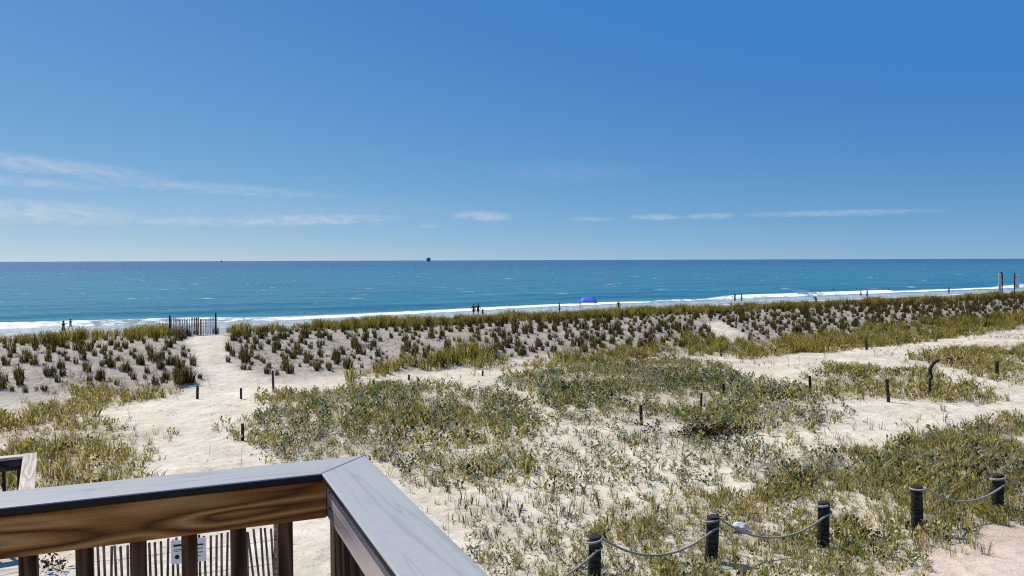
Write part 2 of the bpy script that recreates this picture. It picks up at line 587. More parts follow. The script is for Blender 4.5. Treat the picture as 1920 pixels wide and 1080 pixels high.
def height(x, y):
    u, v = uv_of(np.asarray(x, float), np.asarray(y, float))
    base = 2.85 + 0.20 * fbm(u, v, 0.09, 3) + 0.10 * fbm(u + 40, v, 0.42, 3)
    foot = -0.22 * np.exp(-((v - 33.5) / 3.0) ** 2)
    crest = 3.78 + 0.18 * fbm(u, v * 0.2, 0.055, 3)
    # a notch where the foot path crosses
    rise = sstep(34.0, V_CREST - 0.5, v + 1.2 * fbm(u, v, 0.12, 2))
    z = base + foot + (crest - base) * rise
    z = z + 0.07 * fbm(u, v, 0.75, 3) * sstep(30, 36, v) * (1 - sstep(50, 60, v))
    # seaward side: down to the beach, then gently under water
    beach = 1.75 - (v - 58.0) / (V_SHORE - 13.0 - 58.0) * 1.75
    beach = np.where(v > V_SHORE - 13.0, -(v - V_SHORE + 13.0) * 0.010, beach)
    beach = np.where(v > V_SHORE, -0.13 - (v - V_SHORE) * 0.032, beach) + 0.03 * fbm(u, v, 0.15, 2)
    beach = np.maximum(beach, -6.0)
    z = np.where(v > V_CREST, z + (beach - z) * sstep(V_CREST + 0.5, 60.0, v), z)
    return z


def ray(px, py):
    d = CAM_ROT @ Vector(((px - 960.0) / FPX, -(py - 540.0) / FPX, -1.0))
    return d.normalized()


def ground(px, py, far=600.0):
    """The point of the ground seen at a pixel of the photograph."""
    d = ray(px, py)
    t = np.concatenate([np.arange(4.0, 90.0, 0.2), np.arange(90.0, far, 0.7)])
    x, y, z = d.x * t, d.y * t, CAM_Z + d.z * t
    below = z < np.maximum(height(x, y), 0.0)
    if not below.any():
        return Vector((d.x * far, d.y * far, 0))
    i = int(np.argmax(below))
    a, b = t[max(i - 1, 0)], t[i]
    for _ in range(20):
        mdt = (a + b) / 2
        if CAM_Z + d.z * mdt < max(float(height(d.x * mdt, d.y * mdt)), 0.0): b = mdt
        else: a = mdt
    return Vector((d.x * b, d.y * b, float(height(d.x * b, d.y * b))))


def on_ground(x, y):
    return Vector((x, y, float(height(x, y))))


def in_poly(x, y, poly):
    inside = np.zeros(np.shape(x), bool)
    n = len(poly)
    for i in range(n):
        x0, y0 = poly[i][0], poly[i][1]
        x1, y1 = poly[(i + 1) % n][0], poly[(i + 1) % n][1]
        if y0 == y1: continue
        c = ((y0 > y) != (y1 > y)) & (x < (x1 - x0) * (y - y0) / (y1 - y0) + x0)
        inside ^= c
    return inside


def world_poly(pix):
    return [tuple(ground(a, b))[:2] for a, b in pix]


# where the plants grow: outlines on the ground
PATCH_PIX = {
    'left':   [(-260, 800), (-120, 770), (0, 798), (70, 772), (120, 742), (160, 726), (235, 738), (330, 744), (275, 752), (165, 764),
               (155, 784), (215, 803), (320, 816), (322, 832), (262, 836), (275, 872), (262, 925), (150, 985), (-300, 960)],
    'mid':    [(512, 748), (600, 734), (680, 722), (760, 724), (860, 728), (930, 744), (980, 764), (1002, 800), (992, 860), (945, 905),
               (885, 935), (825, 925), (740, 900), (690, 862), (560, 868), (525, 866), (527, 838), (436, 828), (452, 800), (510, 775)],
    'centre': [(955, 712), (1010, 700), (1090, 690), (1180, 674), (1290, 676), (1370, 696), (1385, 716), (1500, 728), (1560, 765),
               (1575, 800), (1480, 812), (1400, 806), (1372, 826), (1320, 812), (1250, 794), (1160, 798), (1046, 795), (1042, 742), (962, 726)],
    'foot':   [(640, 716), (700, 696), (800, 668), (900, 662), (960, 684), (1100, 668), (1200, 646), (1300, 632), (1400, 646), (1500, 630),
               (1600, 616), (1750, 606), (1930, 592), (2200, 580), (2200, 600), (1930, 614), (1800, 630), (1700, 644), (1600, 654), (1500, 662),
               (1400, 674), (1350, 660), (1200, 672), (1080, 686), (1000, 694), (880, 694), (780, 694), (700, 708)],
    'right':  [(1522, 712), (1560, 684), (1640, 688), (1740, 692), (1762, 708), (1800, 722), (1885, 742), (1850, 758), (1700, 750), (1560, 750), (1530, 738)],
    'upper':  [(1722, 672), (1790, 654), (1880, 660), (1930, 648), (2150, 630), (2150, 700), (1930, 724), (1860, 714), (1800, 694), (1740, 684)],
    'fore':   [(1545, 842), (1600, 850), (1700, 838), (1830, 808), (1930, 782), (2200, 760), (2200, 960), (1930, 990), (1850, 1000),
               (1760, 1014), (1706, 1016), (1698, 1090), (1680, 1180), (1100, 1180), (1030, 1090), (1090, 1010), (1180, 960), (1330, 935), (1450, 905), (1525, 880)],
    'near':   [(860, 1020), (960, 995), (1090, 985), (1100, 1090), (1150, 1180), (1000, 1180), (900, 1080)],
    'strip':  [(350, 708), (372, 706), (380, 722), (350, 722)],
    'edge':   [(0, 722), (120, 716), (330, 712), (340, 738), (240, 745), (160, 732), (60, 740)],
}
PATCH = {k: world_poly(v) for k, v in PATCH_PIX.items()}
PATH = world_poly([(345, 640), (362, 628), (412, 626), (425, 660), (440, 690), (470, 700), (505, 715), (512, 745), (470, 770), (440, 800), (430, 830), (520, 868),
                   (560, 900), (600, 1100), (420, 1180), (300, 1000), (262, 880), (330, 830), (330, 812), (200, 795), (165, 768), (280, 750), (352, 742), (378, 712), (368, 680)])
BARE = world_poly([(1318, 605), (1345, 602), (1372, 615), (1402, 632), (1375, 645), (1340, 632)])       # bare slide on the dune face
FILL = world_poly([(1700, 1018), (1770, 1016), (1850, 1004), (1930, 994), (2300, 950), (2300, 1180), (1660, 1180), (1690, 1090)])


def blur_mask(x, y, poly, soft=0.35):
    """0..1 coverage of a ground outline with a ragged edge."""
    t = np.zeros(np.shape(x))
    dx = soft * 1.6 * fbm(x, y, 0.9, 3); dy = soft * 1.6 * fbm(x + 31, y + 7, 0.9, 3)
    for ox, oy in ((0, 0), (soft, 0), (-soft, 0), (0, soft), (0, -soft)):
        t = t + in_poly(x + dx + ox, y + dy + oy, poly)
    return t / 5.0


def spaced(lo, hi, fine_lo, fine_hi, fine, grow=1.12, most=60.0):
    a = list(np.arange(fine_lo, fine_hi + 1e-6, fine))
    s = fine
    while a[-1] < hi:
        s = min(s * grow, most); a.append(a[-1] + s)
    s = fine
    b = []
    c = fine_lo
    while c > lo:
        s = min(s * grow, most); c -= s; b.append(c)
    return np.array(b[::-1] + a)


def build_sand():
    us = spaced(-2500, 4000, -34, 62, 0.30, 1.07, 120)
    vs = spaced(-900, 420, 2, 54, 0.28, 1.09, 60)
    U, Vv = np.meshgrid(us, vs, indexing='ij')
    X, Y = xy_of(U, Vv)
    Z = height(X, Y)
    nu, nv = len(us), len(vs)
    verts = np.stack([X.ravel(), Y.ravel(), Z.ravel()], 1)
    i, j = np.meshgrid(np.arange(nu - 1), np.arange(nv - 1), indexing='ij')
    a = (i * nv + j).ravel()
    quads = np.stack([a, a + nv, a + nv + 1, a + 1], 1)
    xf, yf, vf = X.ravel(), Y.ravel(), Vv.ravel()
    path = blur_mask(xf, yf, PATH, 0.3)
    bare = blur_mask(xf, yf, BARE, 0.25)
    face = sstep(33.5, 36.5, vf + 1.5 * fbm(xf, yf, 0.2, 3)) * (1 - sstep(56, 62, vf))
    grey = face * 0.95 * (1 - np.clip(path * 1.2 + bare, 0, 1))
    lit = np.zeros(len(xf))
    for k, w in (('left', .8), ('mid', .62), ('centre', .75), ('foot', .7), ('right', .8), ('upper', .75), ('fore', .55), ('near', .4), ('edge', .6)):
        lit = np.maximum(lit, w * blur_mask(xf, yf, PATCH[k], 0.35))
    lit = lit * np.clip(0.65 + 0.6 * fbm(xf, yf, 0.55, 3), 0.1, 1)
    fill = blur_mask(xf, yf, FILL, 0.4)
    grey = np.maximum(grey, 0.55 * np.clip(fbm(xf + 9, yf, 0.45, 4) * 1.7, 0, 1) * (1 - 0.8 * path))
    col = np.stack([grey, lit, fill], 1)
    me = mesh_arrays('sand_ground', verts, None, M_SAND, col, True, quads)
    o = link('sand_ground', me)
    tag(o, 'pale dune and beach sand with footpath and grey planted dune face', None, None, 'structure')


build_sand()


# ------------------------------------------------------------------ sea
def sea_mat():
    m, nt, b, out = new_mat('sea_water')
    L = nt.links
    tc = N(nt, 'ShaderNodeTexCoord')          # object space: x along the shore, y seaward from the waterline
    sx = N(nt, 'ShaderNodeSeparateXYZ'); L.new(tc.outputs['Object'], sx.inputs[0])

    def noise(scale, sc3, d=4.0, r=0.55, off=0.0, dist=0.0):
        mp = N(nt, 'ShaderNodeMapping'); mp.inputs['Scale'].default_value = sc3; mp.inputs['Location'].default_value = (off, off, 0)
        L.new(tc.outputs['Object'], mp.inputs['Vector'])
        t = N(nt, 'ShaderNodeTexNoise'); setin(t, Scale=scale, Detail=d, Roughness=r, Distortion=dist)
        L.new(mp.outputs[0], t.inputs['Vector'])
        return t.outputs['Fac']

    def M(op, a, c=None, clamp=False):
        n = N(nt, 'ShaderNodeMath', operation=op, use_clamp=clamp)
        for i, s in enumerate((a, c)):
            if s is None: continue
            if isinstance(s, (int, float)): n.inputs[i].default_value = s
            else: L.new(s, n.inputs[i])
        return n.outputs[0]

    def maprange(v, a, c, lo=0.0, hi=1.0):
        n = N(nt, 'ShaderNodeMapRange'); n.interpolation_type = 'SMOOTHSTEP'
        setin(n, From_Min=a, From_Max=c, To_Min=lo, To_Max=hi)
        L.new(v, n.inputs['Value'])
        return n.outputs[0]

    def maplin(v, a, c):
        n = N(nt, 'ShaderNodeMapRange'); setin(n, From_Min=a, From_Max=c)
        L.new(v, n.inputs['Value'])
        return n.outputs[0]

    def mix(f, a, c):
        x = N(nt, 'ShaderNodeMix', data_type='RGBA')
        if isinstance(f, (int, float)): x.inputs[0].default_value = f
        else: L.new(f, x.inputs[0])
        for s, i in ((a, 6), (c, 7)):
            if isinstance(s, tuple): x.inputs[i].default_value = (*s, 1)
            else: L.new(s, x.inputs[i])
        return x.outputs[2]
    y = sx.outputs[1]
    big = noise(0.004, (1, 3.2, 1), 3.0)
    mid = noise(0.075, (0.30, 1.3, 1), 5.0, 0.65)
    deep = mix(maprange(big, 0.35, 0.65), (0.003, 0.042, 0.120), (0.006, 0.066, 0.150))
    shallow = mix(maprange(mid, 0.35, 0.65), (0.008, 0.098, 0.150), (0.024, 0.172, 0.205))
    c = mix(maprange(y, 30.0, 1200.0), shallow, deep)
    c = mix(maprange(y, 9.0, 2.0), c, (0.30, 0.335, 0.315))       # thin water over sand
    # foam of the breaking wave and the spent water in front of it, ragged along the shore
    fc = N(nt, 'ShaderNodeFloatCurve')
    cv = fc.mapping.curves[0]
    lo_u, hi_u = -400.0, 600.0
    pts = [((u - lo_u) / (hi_u - lo_u), (dd + 10.0) / 20.0) for u, dd in zip(SHORE_U, SHORE_D)]
    cv.points[0].location = pts[0]; cv.points[1].location = pts[-1]
    for p in pts[1:-1]:
        cv.points.new(*p)
    for p in cv.points: p.handle_type = 'VECTOR'
    fc.mapping.update()
    L.new(maplin(sx.outputs[0], lo_u, hi_u), fc.inputs['Value'])
    swing = M('SUBTRACT', M('MULTIPLY', fc.outputs[0], 20.0), 10.0)
    wob = M('ADD', swing, M('MULTIPLY', M('SUBTRACT', noise(0.05, (1, 0.4, 1), 4.0, 0.6), 0.5), 4.0))
    wob2 = M('MULTIPLY', M('SUBTRACT', noise(0.35, (1, 0.7, 1), 4.0, 0.6, 3.0), 0.5), 3.5)
    yy = M('ADD', M('ADD', y, wob), wob2)
    edge = noise(0.9, (0.6, 1, 1), 5.0, 0.65)
    f1 = M('MULTIPLY', maprange(yy, 3.6, 5.2), maprange(yy, 11.0, 8.0))
    along = maprange(noise(0.022, (1, 0.05, 1), 3.0, 0.55, 2.0), 0.34, 0.54)
    f1 = M('MULTIPLY', f1, maprange(M('ADD', edge, M('MULTIPLY', along, 0.30)), 0.52, 0.72))
    lace = maprange(noise(1.4, (0.5, 1, 1), 4.0, 0.7, 8.0), 0.47, 0.60)
    f2 = M('MULTIPLY', M('MULTIPLY', maprange(yy, -9.0, -5.0), maprange(yy, 4.5, 2.0)), M('MULTIPLY', lace, 0.38))
    f3 = M('MULTIPLY', M('MULTIPLY', maprange(yy, -11.0, -9.5), maprange(yy, -7.6, -9.0)), 0.5)
    # a second, broken line of small breakers
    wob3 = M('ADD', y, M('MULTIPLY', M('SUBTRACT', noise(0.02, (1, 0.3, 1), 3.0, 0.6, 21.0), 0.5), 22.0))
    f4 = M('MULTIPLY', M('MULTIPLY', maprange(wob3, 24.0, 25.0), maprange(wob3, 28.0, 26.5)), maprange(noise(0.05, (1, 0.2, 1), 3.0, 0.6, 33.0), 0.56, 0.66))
    # sun glitter painted as little white flecks scattered offshore
    glints = M('MULTIPLY', maprange(noise(0.16, (0.45, 1.0, 1), 3.0, 0.7, 51.0), 0.655, 0.715), maprange(y, 20.0, 60.0))
    foam_glint = M('MAXIMUM', M('MAXIMUM', f1, f2), M('MAXIMUM', M('MAXIMUM', f3, f4), M('MULTIPLY', glints, 0.8)))
    c = mix(foam_glint, c, (0.86, 0.88, 0.88))
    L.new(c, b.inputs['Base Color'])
    rg = N(nt, 'ShaderNodeMapRange'); setin(rg, To_Min=0.22, To_Max=0.9); L.new(foam_glint, rg.inputs['Value'])
    L.new(rg.outputs[0], b.inputs['Roughness'])
    b.inputs['IOR'].default_value = 1.33
    b.inputs['Specular IOR Level'].default_value = 0.30
    b1 = N(nt, 'ShaderNodeBump'); setin(b1, Strength=0.9, Distance=0.9)
    L.new(noise(0.11, (0.4, 1.0, 1), 6.0, 0.62), b1.inputs['Height'])
    b2 = N(nt, 'ShaderNodeBump'); setin(b2, Strength=0.9, Distance=0.22)
    L.new(noise(0.9, (0.55, 1.0, 1), 5.0, 0.6, 4.0), b2.inputs['Height'])
    L.new(b1.outputs[0], b2.inputs['Normal'])
    L.new(b2.outputs[0], b.inputs['Normal'])
    return m


def build_sea():
    us = spaced(-40000, 50000, -70, 260, 1.1, 1.10, 4000)
    vs = spaced(-20.0, 48000, -18, 60, 0.7, 1.07, 4000)
    U, Vv = np.meshgrid(us, vs, indexing='ij')
    w = np.interp(U, SHORE_U, SHORE_D) + 0.8 * fbm(U, Vv * 0 + 3.0, 0.06, 3)
    al = sstep(0.36, 0.5, vnoise(U * 0.02 + 7, U * 0 + 2))
    s = Vv + w
    # the breaker: a steep front towards the beach and a long back
    Z = 0.55 * al * np.exp(-np.where(s < 7.0, ((s - 7.0) / 1.2) ** 2, ((s - 7.0) / 5.0) ** 2))
    s2 = Vv + 10 * fbm(U, Vv * 0 + 9.0, 0.02, 3)
    Z = Z + 0.30 * np.exp(-((s2 - 27.0) / 4.0) ** 2) + 0.22 * np.exp(-((s2 - 44.0) / 5.0) ** 2)
    chop = sstep(2, 14, Vv) * (1 - sstep(60, 400, Vv))
    Z = Z + 0.10 * chop * fbm(U * 0.6, Vv, 0.35, 3) + 0.02
    nu, nv = len(us), len(vs)
    verts = np.stack([U.ravel(), Vv.ravel(), Z.ravel()], 1)
    i, j = np.meshgrid(np.arange(nu - 1), np.arange(nv - 1), indexing='ij')
    a = (i * nv + j).ravel()
    quads = np.stack([a, a + nv, a + nv + 1, a + 1], 1)
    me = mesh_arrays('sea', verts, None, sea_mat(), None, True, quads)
    x0, y0 = xy_of(0, V_SHORE)
    o = link('sea', me, None, Matrix.Translation((x0, y0, 0)) @ Matrix.Rotation(SH, 4, 'Z'))
    tag(o, 'blue sea with a white line of breaking surf', None, None, 'structure')


build_sea()

# ------------------------------------------------------------------ near deck railing
RA = R(23.4)
EL_ = Vector((-math.cos(RA), -math.sin(RA), 0))       # along the left rail, away from the corner
ER_ = Vector((math.sin(RA), -math.cos(RA), 0))        # along the right rail, towards the camera's right
RAIL_H = 0.53
RAIL_Z = CAM_Z - RAIL_H
CORNER = Vector((-0.402, 2.165, RAIL_Z))              # outer top corner of the cap
DECK_Z = RAIL_Z - 1.07


def cap_board(name, corner, d, inward, length, w, t, mat_top, mat_side, parent, gap=0.0012):
    """Mitred flat cap: outer corner at `corner`, running along d, its width towards `inward`."""
    z = corner.z
    o0 = corner + d * gap
    pts = [o0, corner + d * length, corner + d * length + inward * w, corner + inward * w + d * (w + gap)]
    ang = math.atan2(d.y, d.x)
    mid = corner + d * (length / 2)
    M = Matrix.Translation(mid) @ Matrix.Rotation(ang, 4, 'Z')
    Mi = M.inverted()
    bm = bmesh.new()
    top = [bm.verts.new(Mi @ p) for p in pts]
    bot = [bm.verts.new(Mi @ (p - Vector((0, 0, t)))) for p in pts]
    bm.faces.new(top); bm.faces.new(list(reversed(bot)))
    for i in range(4):
        bm.faces.new((top[i], bot[i], bot[(i + 1) % 4], top[(i + 1) % 4]))
    bmesh.ops.recalc_face_normals(bm, faces=bm.faces)
    te = [e for e in bm.edges if e.verts[0].co.z > -t / 2 and e.verts[1].co.z > -t / 2]
    bmesh.ops.bevel(bm, geom=te, offset=0.0035, segments=2, affect='EDGES', profile=0.5)
    me = bpy.data.meshes.new(name)
    bm.normal_update()
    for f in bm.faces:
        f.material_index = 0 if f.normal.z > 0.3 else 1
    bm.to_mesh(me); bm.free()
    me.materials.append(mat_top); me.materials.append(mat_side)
    return link(name, me, parent, M)


def build_deck_railing():
    root = empty('deck_railing', (CORNER.x, CORNER.y, DECK_Z))
    tag(root, 'brown wooden deck railing with wide grey painted cap, corner pointing at the dunes', 'railing')
    W, T = 0.142, 0.016
    inL = ER_.copy(); inR = EL_.copy()
    a = cap_board('cap_rail', CORNER, EL_, inL, 3.2, W, T, M_PAINT, M_BLACKTRIM, root)
    a['label'] = 'grey painted cap board running to the left'
    c = cap_board('cap_rail', CORNER, ER_, inR, 2.6, W, T, M_PAINT, M_BLACKTRIM, root)
    c['label'] = 'grey painted cap board running towards the viewer'
    zc = RAIL_Z - T
    # dark gap below the cap put in as a narrow black strip, then the rail board on edge
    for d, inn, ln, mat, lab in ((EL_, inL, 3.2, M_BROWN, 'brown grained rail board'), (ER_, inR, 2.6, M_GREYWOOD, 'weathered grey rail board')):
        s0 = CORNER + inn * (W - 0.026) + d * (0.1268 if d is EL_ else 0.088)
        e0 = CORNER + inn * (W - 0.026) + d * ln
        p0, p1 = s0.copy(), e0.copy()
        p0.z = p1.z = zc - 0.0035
        board('shadow_gap_strip', p0, p1, 0.0068, 0.030, M_BLACKTRIM, root, bevel=0.001)
        off = 0.008
        p0 = s0 + inn * -off; p1 = e0 + inn * -off
        p0.z = p1.z = zc - 0.007 - 0.096 / 2
        bo = board('rail_board', p0, p1, 0.096, 0.036, mat, root, bevel=0.003)
        bo['label'] = lab
        side = bo
    # corner post
    pc = CORNER + inL * (0.074) + inR * (0.072)
    board('corner_post', (pc.x, pc.y, DECK_Z - 0.3), (pc.x, pc.y, zc - 0.012), 0.066, 0.066, M_DARKPINE, root, up=tuple(ER_), bevel=0.004)
    # balusters, on the outer side of the rail boards
    me = box_mesh('baluster', 1.02, 0.036, 0.036, 0.003, M_DARKPINE)
    for d, inn, ln, first in ((EL_, inL, 3.1, 0.224), (ER_, inR, 2.5, 0.225)):
        s = first
        while s < ln:
            p = CORNER + inn * (W - 0.072) + d * s
            q0 = Vector((p.x, p.y, DECK_Z - 0.02)); q1 = Vector((p.x, p.y, zc - 0.014))
            link('baluster', me, root, frame(q0, q1, tuple(inn)))
            s += 0.1125
    # bottom rail
    for d, inn, ln in ((EL_, inL, 3.15), (ER_, inR, 2.55)):
        p0 = CORNER + inn * (W - 0.036) + d * 0.13; p1 = CORNER + inn * (W - 0.036) + d * ln
        p0.z = p1.z = DECK_Z + 0.10
        board('bottom_rail', p0, p1, 0.089, 0.034, M_BROWN, root)
    # screws in the rail boards
    for s in (0.16, 0.175):
        for dz in (0.03, 0.07):
            p = CORNER + inR * (W - 0.0155) + ER_ * s
            v, f = tube([p + Vector((0, 0, -T - dz)), p + inR * 0.0015 + Vector((0, 0, -T - dz))], 0.0035, 8)
            if s < 0.17:
                link('screw', pyd('screw', [(v, f)], M_WIRE), side)


build_deck_railing()


def build_deck_floor():
    root = empty('deck_floor', (CORNER.x, CORNER.y, DECK_Z - 0.04))
    tag(root, 'brown plank floor of the viewing deck', None, None, 'structure')
    me = box_mesh('plank', 3.3, 0.138, 0.036, 0.003, M_BROWN)
    for k in range(18):
        c = CORNER + EL_ * 1.62 + ER_ * (0.16 + 0.144 * k)
        p0 = Vector((c.x, c.y, DECK_Z - 0.02)) - EL_ * 1.65; p1 = Vector((c.x, c.y, DECK_Z - 0.02)) + EL_ * 1.65
        link('plank', me, root, frame(p0, p1))
    for a in (0.1, 3.0):
        for bq in (0.15, 2.5):
            c = CORNER + EL_ * a + ER_ * bq
            g = on_ground(c.x, c.y)
            v, f = tube([(c.x, c.y, g.z - 0.3), (c.x, c.y, DECK_Z - 0.045)], 0.13, 14)
            link('pile', pyd('pile', [(v, f)], M_SLATBROWN), root)
    # rim joists
    p0 = CORNER + EL_ * 0.05 + ER_ * 0.085; p1 = CORNER + EL_ * 3.25 + ER_ * 0.085
    p0.z = p1.z = DECK_Z - 0.16
    board('rim_joist', p0, p1, 0.2, 0.038, M_BROWN, root)


build_deck_floor()


# ------------------------------------------------------------------ railing of the lower landing
def build_landing():
    top = 5.62
    q = R(30.0)
    EA = Vector((-math.cos(q), -math.sin(q), 0)); EB = Vector((math.sin(q), -math.cos(q), 0))
    # the cap corner seen at the left edge
    d = ray(70, 848)
    t = (top - CAM_Z) / d.z
    c = Vector((d.x * t, d.y * t, top))
    g = on_ground(c.x, c.y)
    root = empty('landing_railing', (c.x, c.y, top - 1.07))
    tag(root, 'pale wooden railing corner with dark balusters, lower landing at left edge', 'railing')
    W, T = 0.15, 0.03
    cap_board('cap_rail', c, EA, EB, 2.2, W, T, M_PALEWOOD, M_PALEWOOD, root)
    cap_board('cap_rail', c, EB, EA, 2.4, W, T, M_PALEWOOD, M_PALEWOOD, root)
    for dd, inn, ln in ((EA, EB, 2.2), (EB, EA, 2.4)):
        p0 = c + inn * (W - 0.045) + dd * (W - 0.03); p1 = c + inn * (W - 0.045) + dd * ln
        p0.z = p1.z = top - T - 0.001 - 0.07
        board('rail_board', p0, p1, 0.14, 0.036, M_STAKE, root)
        me = box_mesh('baluster', 1.0, 0.038, 0.038, 0.003, M_STAKE)
        s = 0.20
        while s < ln:
            p = c + inn * (W - 0.085) + dd * s
            link('baluster', me, root, frame(Vector((p.x, p.y, top - 1.06)), Vector((p.x, p.y, top - 0.06)), tuple(inn)))
            s += 0.155
    pc = c + EB * 0.07 + EA * 0.07
    board('corner_post', (pc.x, pc.y, g.z - 0.3), (pc.x, pc.y, top - T - 0.002), 0.088, 0.088, M_STAKE, root, up=tuple(EB))
    # landing planks
    fl = empty('landing_floor', (c.x, c.y, top - 1.11))
    tag(fl, 'plank floor of the lower landing', None, None, 'structure')
    me = box_mesh('plank', 2.1, 0.138, 0.034, 0.003, M_PALEWOOD)
    for k in range(16):
        q = c + EA * 1.1 + EB * (0.12 + 0.144 * k)
        q.z = top - 1.09
        link('plank', me, fl, frame(q - EA * 1.05, q + EA * 1.05))
    for a, bq in ((2.0, 0.1), (2.0, 2.2), (0.1, 2.2)):
        q = c + EA * a + EB * bq
        gq = on_ground(q.x, q.y)
        board('pile', (q.x, q.y, gq.z - 0.3), (q.x, q.y, top - 1.11), 0.14, 0.14, M_STAKE, fl, up=tuple(EB))


build_landing()


# ------------------------------------------------------------------ sand fences
def slat_mesh(name, L, w, t, mat):
    bm = bmesh.new()
    # thin lath with clipped top corners
    pts = [(-L / 2, -w / 2), (L / 2 - w * 0.25, -w / 2), (L / 2, -w * 0.2), (L / 2, w * 0.2), (L / 2 - w * 0.25, w / 2), (-L / 2, w / 2)]
    a = [bm.verts.new((x, -t / 2, z)) for x, z in pts]; b = [bm.verts.new((x, t / 2, z)) for x, z in pts]
    bm.faces.new(a); bm.faces.new(list(reversed(b)))
    for i in range(len(pts)):
        j = (i + 1) % len(pts)
        bm.faces.new((a[j], a[i], b[i], b[j]))
    bmesh.ops.recalc_face_normals(bm, faces=bm.faces)
    me = bpy.data.meshes.new(name); bm.to_mesh(me); bm.free()
    me.materials.append(mat)
    return me


def wires(name, pts, root, r=0.0018):
    a, b = [], []
    n = len(pts)
    for i, p in enumerate(pts):
        s = 1 if i % 2 else -1
        off = Vector((0, 0.012 * s, 0.004 * s))
        a.append(Vector(p) + off); b.append(Vector(p) - off)
    link(name, pyd(name, [tube(a, r, 5), tube(b, r, 5)], M_WIRE), root)


def build_lower_fence():
    """Slatted sand fence on the ground below the deck, seen between the balusters."""
    H = 1.15
    d0, d1 = ray(174, 1026), ray(512, 988)
    def at(d):
        z = 2.85 + H
        for _ in range(6):
            t = (z - CAM_Z) / d.z
            z = float(height(d.x * t, d.y * t)) + H
        return Vector((d.x * t, d.y * t, z))
    A, B = at(d0), at(d1)
    dirv = Vector((B.x - A.x, B.y - A.y, 0)); ln = dirv.length; dirv.normalize()
    nrm = Vector((-dirv.y, dirv.x, 0))
    root = empty('sand_fence', on_ground(A.x, A.y))
    tag(root, 'slatted sand fence with a small sign, standing below the deck railing', 'fence')
    me = [slat_mesh('slat', H + 0.15, 0.034, 0.010, M_SLAT) for _ in range(1)]
    n = int(ln / 0.072)
    rs = random.Random(5)
    tops = []
    for k in range(n + 1):
        p = A + dirv * (ln * k / n)
        g = float(height(p.x, p.y))
        lean = rs.uniform(-0.02, 0.02) + (0.05 if k > n - 5 else 0)
        dz = rs.uniform(-0.02, 0.02)
        q0 = Vector((p.x, p.y, g - 0.15 + dz)) + dirv * lean; q1 = Vector((p.x, p.y, g + H + dz)) - dirv * lean
        link('slat', me[0], root, frame(q0, q1, tuple(dirv)))
        tops.append((p, g))
    for hz in (0.25, 0.6, 0.95):
        wires('wire', [Vector((p.x, p.y, g + hz)) for p, g in tops], root)
    for p, hh, r in ((B + dirv * 0.05, H + 0.06, 0.045), (A - dirv * 0.05, H + 0.02, 0.045)):
        g = on_ground(p.x, p.y)
        v, f = tube([(p.x, p.y, g.z - 0.3), (p.x, p.y, g.z + hh - 0.01), (p.x, p.y, g.z + hh)], [r, r, r * 0.8], 10)
        link('fence_post', pyd('fence_post', [(v, f)], M_SLATBROWN), root)
    # the sign hung on the slats, facing the deck
    white = simple('sign_white', (0.78, 0.78, 0.77), 0.5, 0.03, 5)
    ink = simple('sign_ink', (0.02, 0.02, 0.025), 0.5, 0.05, 5)
    fr = (348 - 174) / (512 - 174)
    c = A + dirv * (ln * fr)
    g = float(height(c.x, c.y))
    sc = Vector((c.x, c.y, g + H - 0.19)) - nrm * 0.03
    sg = empty('fence_sign', (sc.x, sc.y, sc.z - 0.16))
    tag(sg, 'small white notice sign with dark print on the slatted sand fence', 'sign')
    W_, H_ = 0.47, 0.34
    pn = link('panel', box_mesh('panel', W_, 0.006, H_, 0.001, white), sg, frame(sc - dirv * W_ / 2, sc + dirv * W_ / 2))
    Mx = frame(sc - dirv * W_ / 2, sc + dirv * W_ / 2)
    def bar(cx, cz, w, h):
        m = Mx @ Matrix.Translation((cx, -0.0045, cz))
        link('print_line', box_mesh('print_line', w, 0.002, h, 0, ink), pn, m)
    bar(-0.10, 0.095, 0.20, 0.032); bar(0.125, 0.075, 0.15, 0.022)
    bar(-0.08, 0.035, 0.22, 0.007); bar(0.13, 0.02, 0.12, 0.010); bar(-0.08, 0.012, 0.22, 0.007)
    bar(0.14, -0.035, 0.09, 0.012); bar(0.13, -0.085, 0.06, 0.009)
    v, f = tube([Vector((-0.155, -0.0035, -0.07)), Vector((-0.155, -0.0055, -0.07))], 0.032, 14)
    link('round_symbol', pyd('round_symbol', [(v, f)], ink), pn, Mx)


build_lower_fence()


